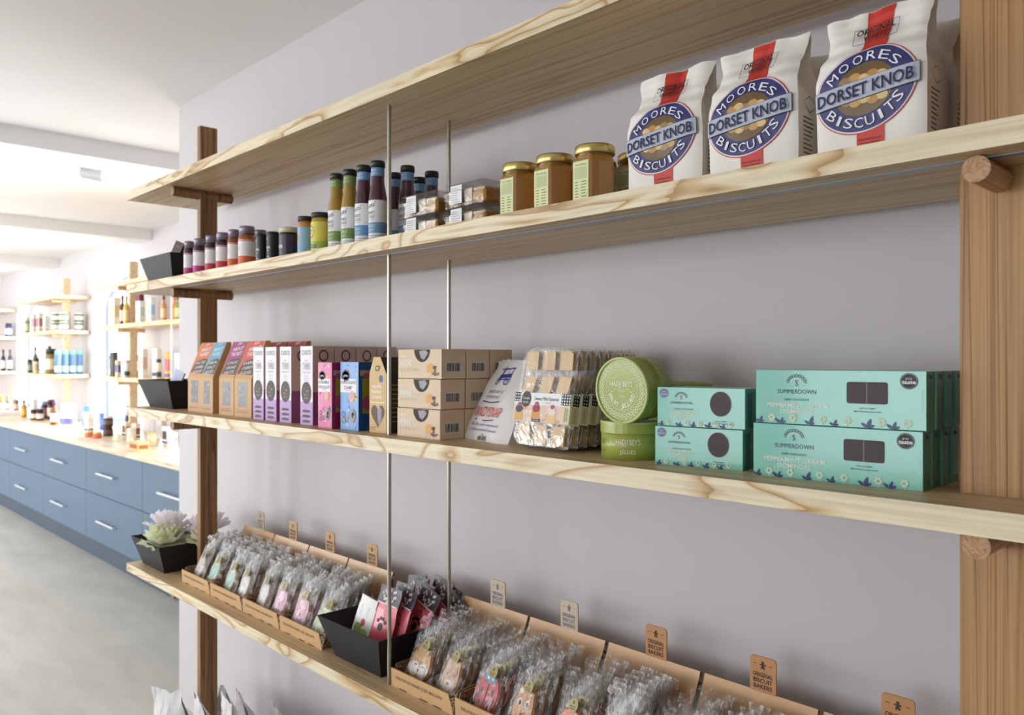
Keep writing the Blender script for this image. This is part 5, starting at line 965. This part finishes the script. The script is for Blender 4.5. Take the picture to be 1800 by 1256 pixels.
FAR = [
 ('jar', -9.60, 2.20, zB, .050, .17, ['#8a8a6a', '#c8c8a0', '#d8d0b8'], 'olive jar at the left end of the middle far shelf'),
 ('box', -9.40, 2.22, zB, .070, .15, ['#e8e4dc', '#d0d8dc', '#c8c0b0'], 'pale carton beside the olive jar, middle far unit'),
 ('box', -9.20, 2.17, zB, .074, .19, ['#e4dcd8', '#b07a74', '#d8cabc'], 'carton with a rust-red picture, middle far unit, left'),
 ('box', -9.00, 2.17, zB, .076, .19, ['#e4dcd8', '#a86c70', '#d8cabc'], 'carton with a rust-red picture, middle far unit, right'),
 ('box', -8.82, 2.18, zB, .066, .15, ['#e9e6de', '#cfe0e4', '#e0cfa8'], 'pale carton just left of the white tubs'),
 ('jar', -9.56, 2.22, zC, .060, .14, ['#4a4a44', '#8a8a80', '#2c2c2a'], 'short dark jar, lowest shelf, middle far unit'),
 ('bottle', -9.38, 2.22, zC, .048, .27, ['#6c7448', '#c8c090', '#22241e'], 'tall green bottle, lowest shelf, middle far unit'),
 ('jar', -9.17, 2.18, zC, .056, .15, ['#d8ccaa', '#b8a888', '#3a3430'], 'cream jar with dark lid beside tall green bottle'),
 ('bottle', -9.10, 2.28, zC, .048, .27, ['#3c3e34', '#d6cfc0', '#1c1c1a'], 'tall near-black bottle behind the cream jar'),
 ('bottle', -8.92, 2.24, zC, .050, .27, ['#44403a', '#cfc8bc', '#1c1c1a'], 'tall dark bottle left of the big amber jar'),
 ('jar', -8.72, 2.20, zC, .098, .24, ['#8a7040', '#d8ccb0', '#2a2622'], 'big amber jar with black lid, lowest far shelf'),
 ('jar', -11.12, 2.22, zB, .07, .17, ['#3a4a8a', '#e8e8ee', '#3a2c2a'], 'blue jar, left, at the end of the furthest unit'),
 ('jar', -11.02, 2.33, zB, .07, .16, ['#34468c', '#e6e6ee', '#33282a'], 'blue jar, right, at the end of the furthest unit'),
 ('box', -6.90, 2.20, zB, .100, .225, ['#ece8de', '#d9c49c', '#f0ece4'], 'tall cream carton at the left end, nearest far unit'),
 ('bottle', -6.72, 2.20, zB, .040, .235, ['#4a3028', '#e8dcd0', '#2a1c1a'], 'brown bottle beside the tall cream carton'),
 ('bottle', -6.54, 2.17, zB, .046, .22, ['#e2be62', '#f0dcaa', '#e8cf90'], 'yellow bottle next to the far pale post'),
 ('box', -6.40, 2.22, zB, .064, .224, ['#7a2648', '#94405c', '#5c1c38'], 'maroon carton, middle shelf, nearest far unit'),
 ('box', -6.19, 2.15, zB, .070, .16, ['#f0efea', '#c8dcc0', '#e0e8e4'], 'white carton with green leaf print beside maroon carton'),
 ('box', -6.03, 2.17, zB, .060, .175, ['#eef0f2', '#a8c4dc', '#e0e4ea'], 'white carton with a blue panel, middle shelf'),
 ('bottle', -5.92, 2.22, zB, .036, .185, ['#9cc0dc', '#e8eef2', '#3a4a5c'], 'pale blue bottle among the far orange bottles'),
 ('bottle', -5.82, 2.18, zB, .038, .18, ['#d89a5a', '#f0d8b0', '#6a4228'], 'tan bottle left of the bright orange one'),
 ('bottle', -5.72, 2.22, zB, .036, .175, ['#e0752c', '#e89858', '#d86820'], 'bright orange bottle on the middle far shelf'),
 ('bottle', -5.62, 2.20, zB, .036, .17, ['#8aa45c', '#d8e0a8', '#4a6a48'], 'green bottle nearest the wall end, middle far shelf'),
 ('can', -6.98, 2.20, zC, .034, .175, ['#a8b058', '#e8e8c8', '#5a6a40'], 'olive canister at the left end, nearest far unit'),
 ('box', -6.86, 2.18, zC, .062, .195, ['#3a3836', '#504c48', '#2c2a2a'], 'black carton, lowest shelf, nearest far unit'),
 ('box', -6.70, 2.16, zC, .050, .13, ['#d8c0a0', '#4a5aa0', '#e8d0b0'], 'small carton with blue panel beside the black one'),
 ('can', -6.50, 2.16, zC, .042, .135, ['#e8e4e0', '#3c4048', '#d8d4d0'], 'white canister with dark band by the far post'),
 ('box', -6.40, 2.22, zC, .046, .17, ['#7a4a34', '#d8c4b4', '#5c3828'], 'brown carton right of the far pale post'),
 ('box', -6.22, 2.18, zC, .070, .215, ['#f0eae2', '#d8b8a8', '#f4f0ea'], 'tall white carton, lowest far shelf, left one'),
 ('box', -6.00, 2.20, zC, .068, .215, ['#f0ebe2', '#e0dcd8', '#3a3a3a'], 'tall white carton, lowest far shelf, right one'),
 ('can', -5.83, 2.15, zC, .034, .14, ['#e8d8b8', '#2c3c50', '#3a4a60'], 'small canister with navy lid, lowest far shelf'),
 ('box', -5.70, 2.16, zC, .036, .19, ['#d8b84a', '#d85a84', '#6a4aa0'], 'yellow, pink and purple carton, lowest far shelf'),
 ('box', -5.52, 2.16, zC, .044, .18, ['#e8e8f4', '#c4c8e4', '#b8bce0'], 'pale lilac carton nearest the wall end'),
 ('crate', -9.85, 2.08, zW, .22, .05, ['#f2f2f4', '#eaeaee', '#e4e4ea'], 'low white crate on the worktop at the far left'),
 ('bottle', -9.93, 2.03, zW+.05, .055, .15, ['#b89a3a', '#e8e6f0', '#d8c030'], 'yellow-capped bottle in the white crate, left'),
 ('bottle', -9.80, 2.06, zW+.05, .055, .15, ['#a8a870', '#dcd8ec', '#c8b848'], 'yellow-capped bottle in the white crate, middle'),
 ('jar', -9.70, 2.12, zW+.05, .055, .11, ['#8a7a5a', '#d0b8a0', '#6a6a84'], 'brown jar in the white crate, right'),
 ('amber', -9.30, 2.10, zW, .050, .17, ['#b8882c', '#d8b050', '#5a4a3a'], 'single amber bottle on the worktop beside the crate'),
 ('box', -9.12, 2.15, zW, .070, .19, ['#eadfd2', '#e6d8ca', '#e8dccf'], 'plain cream carton on the worktop, left of the dark jars'),
 ('jar', -8.83, 2.08, zW, .064, .10, ['#4a1a20', '#e6d8cc', '#3a1a1c'], 'dark red jar with white label, front left'),
 ('jar', -8.70, 2.10, zW, .064, .11, ['#4a1a20', '#e6d8cc', '#2c2426'], 'dark red jar with white label, front right'),
 ('jar', -8.95, 2.20, zW, .060, .17, ['#501c26', '#8a6a6c', '#7ca0c0'], 'tall dark red jar at the back with blue lid'),
 ('jar', -8.80, 2.22, zW, .066, .19, ['#44181f', '#e2d4d0', '#5a2030'], 'tall dark red jar at the back with maroon lid'),
 ('bottle', -8.02, 2.05, zW, .068, .21, ['#7a4e28', '#e2d6c6', '#4a3a7c'], 'brown bottle with purple cap beside the far post'),
 ('can', -7.78, 2.10, zW, .125, .205, ['#f0f2f4', '#7a74c8', '#eceae8'], 'fat white canister with lilac base band'),
 ('box', -7.58, 2.18, zW, .066, .18, ['#4a78c0', '#6a9ad8', '#3a4a9c'], 'bright blue carton behind the fat white canister'),
 ('box', -7.05, 2.05, zW, .086, .155, ['#e8e4dc', '#d8d4d0', '#44506c'], 'cream carton with navy foot, under the bright window'),
 ('box', -7.16, 2.18, zW, .040, .14, ['#3c5cac', '#5a78c8', '#2c3c80'], 'slim blue carton behind the cream one'),
 ('jar', -6.58, 2.05, zW, .070, .075, ['#33201c', '#5a4038', '#4a342c'], 'lower dark brown jar of the stacked pair'),
 ('jar', -6.58, 2.05, zW+.075, .070, .075, ['#33201c', '#6a5048', '#e4dcd6'], 'upper dark brown jar of the stacked pair, white lid'),
 ('tin', -6.62, 1.93, zW, .062, .045, ['#d8663c', '#e07a4c', '#d8c8a0'], 'left one of two little orange pots'),
 ('tin', -6.47, 1.94, zW, .062, .045, ['#d8663c', '#e07a4c', '#d8c8a0'], 'right one of two little orange pots'),
 ('bottle', -6.73, 2.24, zW, .038, .22, ['#343c60', '#4a5478', '#2c3454'], 'slim navy bottle by the far post foot'),
 ('box', -6.43, 2.13, zW, .066, .11, ['#efe0cc', '#8a5a4a', '#33323a'], 'cream carton with black base stripe, left one'),
 ('box', -6.22, 2.13, zW, .066, .11, ['#efd8c8', '#8a5a4a', '#33323a'], 'peach carton with black base stripe, right one'),
 ('pouch', -6.20, 2.00, zW, .085, .06, ['#eeeccf', '#d8dc9c'], 'pale yellow pouch lying left on the worktop'),
 ('can', -5.90, 1.99, zW, .058, .105, ['#efe8d8', '#e0d8c4', '#f2ecde'], 'small cream canister between the pouches'),
 ('pouch', -5.62, 1.90, zW, .060, .08, ['#e8d8c4', '#d8b890'], 'beige peaked pouch beside the ribboned box'),
 ('can', -5.60, 2.02, zW, .056, .09, ['#e8d4bc', '#d8c0a0', '#e0c890'], 'tan canister behind the beige pouch'),
 ('box', -5.38, 1.86, zW, .130, .058, ['#dfae78', '#a05024', '#e8c898'], 'flat tan box with rust ribbon at the worktop front'),
 ('box', -6.02, 2.24, zW, .076, .14, ['#cfc6c0', '#b8b0ac', '#dcd4d0'], 'grey-beige carton at the back of the worktop'),
 ('box', -5.62, 2.13, zW, .074, .125, ['#f0e8e4', '#3a2c3c', '#3c54a0'], 'white carton with royal blue stripe'),
 ('pouch', -5.12, 1.90, zW, .050, .095, ['#ecebe6', '#d0d0cc'], 'white pouch beside the blue-dotted bag'),
 ('bag', -4.98, 1.92, zW, .066, .14, ['#dfe6f6', '#7f9ce0'], 'white bag with blue dots, half behind the wall end'),
 ('bottle', -5.60, 2.28, zW, .028, .15, ['#e8e8ea', '#d8d8dc', '#2c2c30'], 'slim white bottle with black cap, back row left'),
 ('bottle', -5.44, 2.26, zW, .028, .14, ['#f0f0f0', '#e0e0e4', '#f0f0f0'], 'slim all-white bottle, back row right')]
for q in range(2):
    for j in range(3):
        FAR.append(('tub', -8.43+.02*q if j == 0 else -8.30, 2.17 if j == 0 else (2.20 if j == 1 else 2.33), zB+.085*q, .078, .083, ['#6a7c58', '#f0efe8', '#eef0ea'], '%s green and white tub, %s' % (('lower', 'upper')[q], ('left of the far post', 'front stack on the shelf end', 'back stack on the shelf end')[j])))
for j in range(4): FAR.append(('can', -8.27, 2.14+.062*j, zC, .050, .225, ['#5c84b0', '#bfe6e4', '#8fd8c0'], '%s tall aqua and blue canister counting from the shelf front' % ORD[j]))
for j in range(3): FAR.append(('pump', -11.18+.09*j, 2.24+.05*j, zC, .046, .255, ['#34343a', '#f0f0f4', '#202024'], '%s black pump bottle with white label, furthest unit' % ('left', 'middle', 'right')[j]))
for a in FAR: goods(*a)
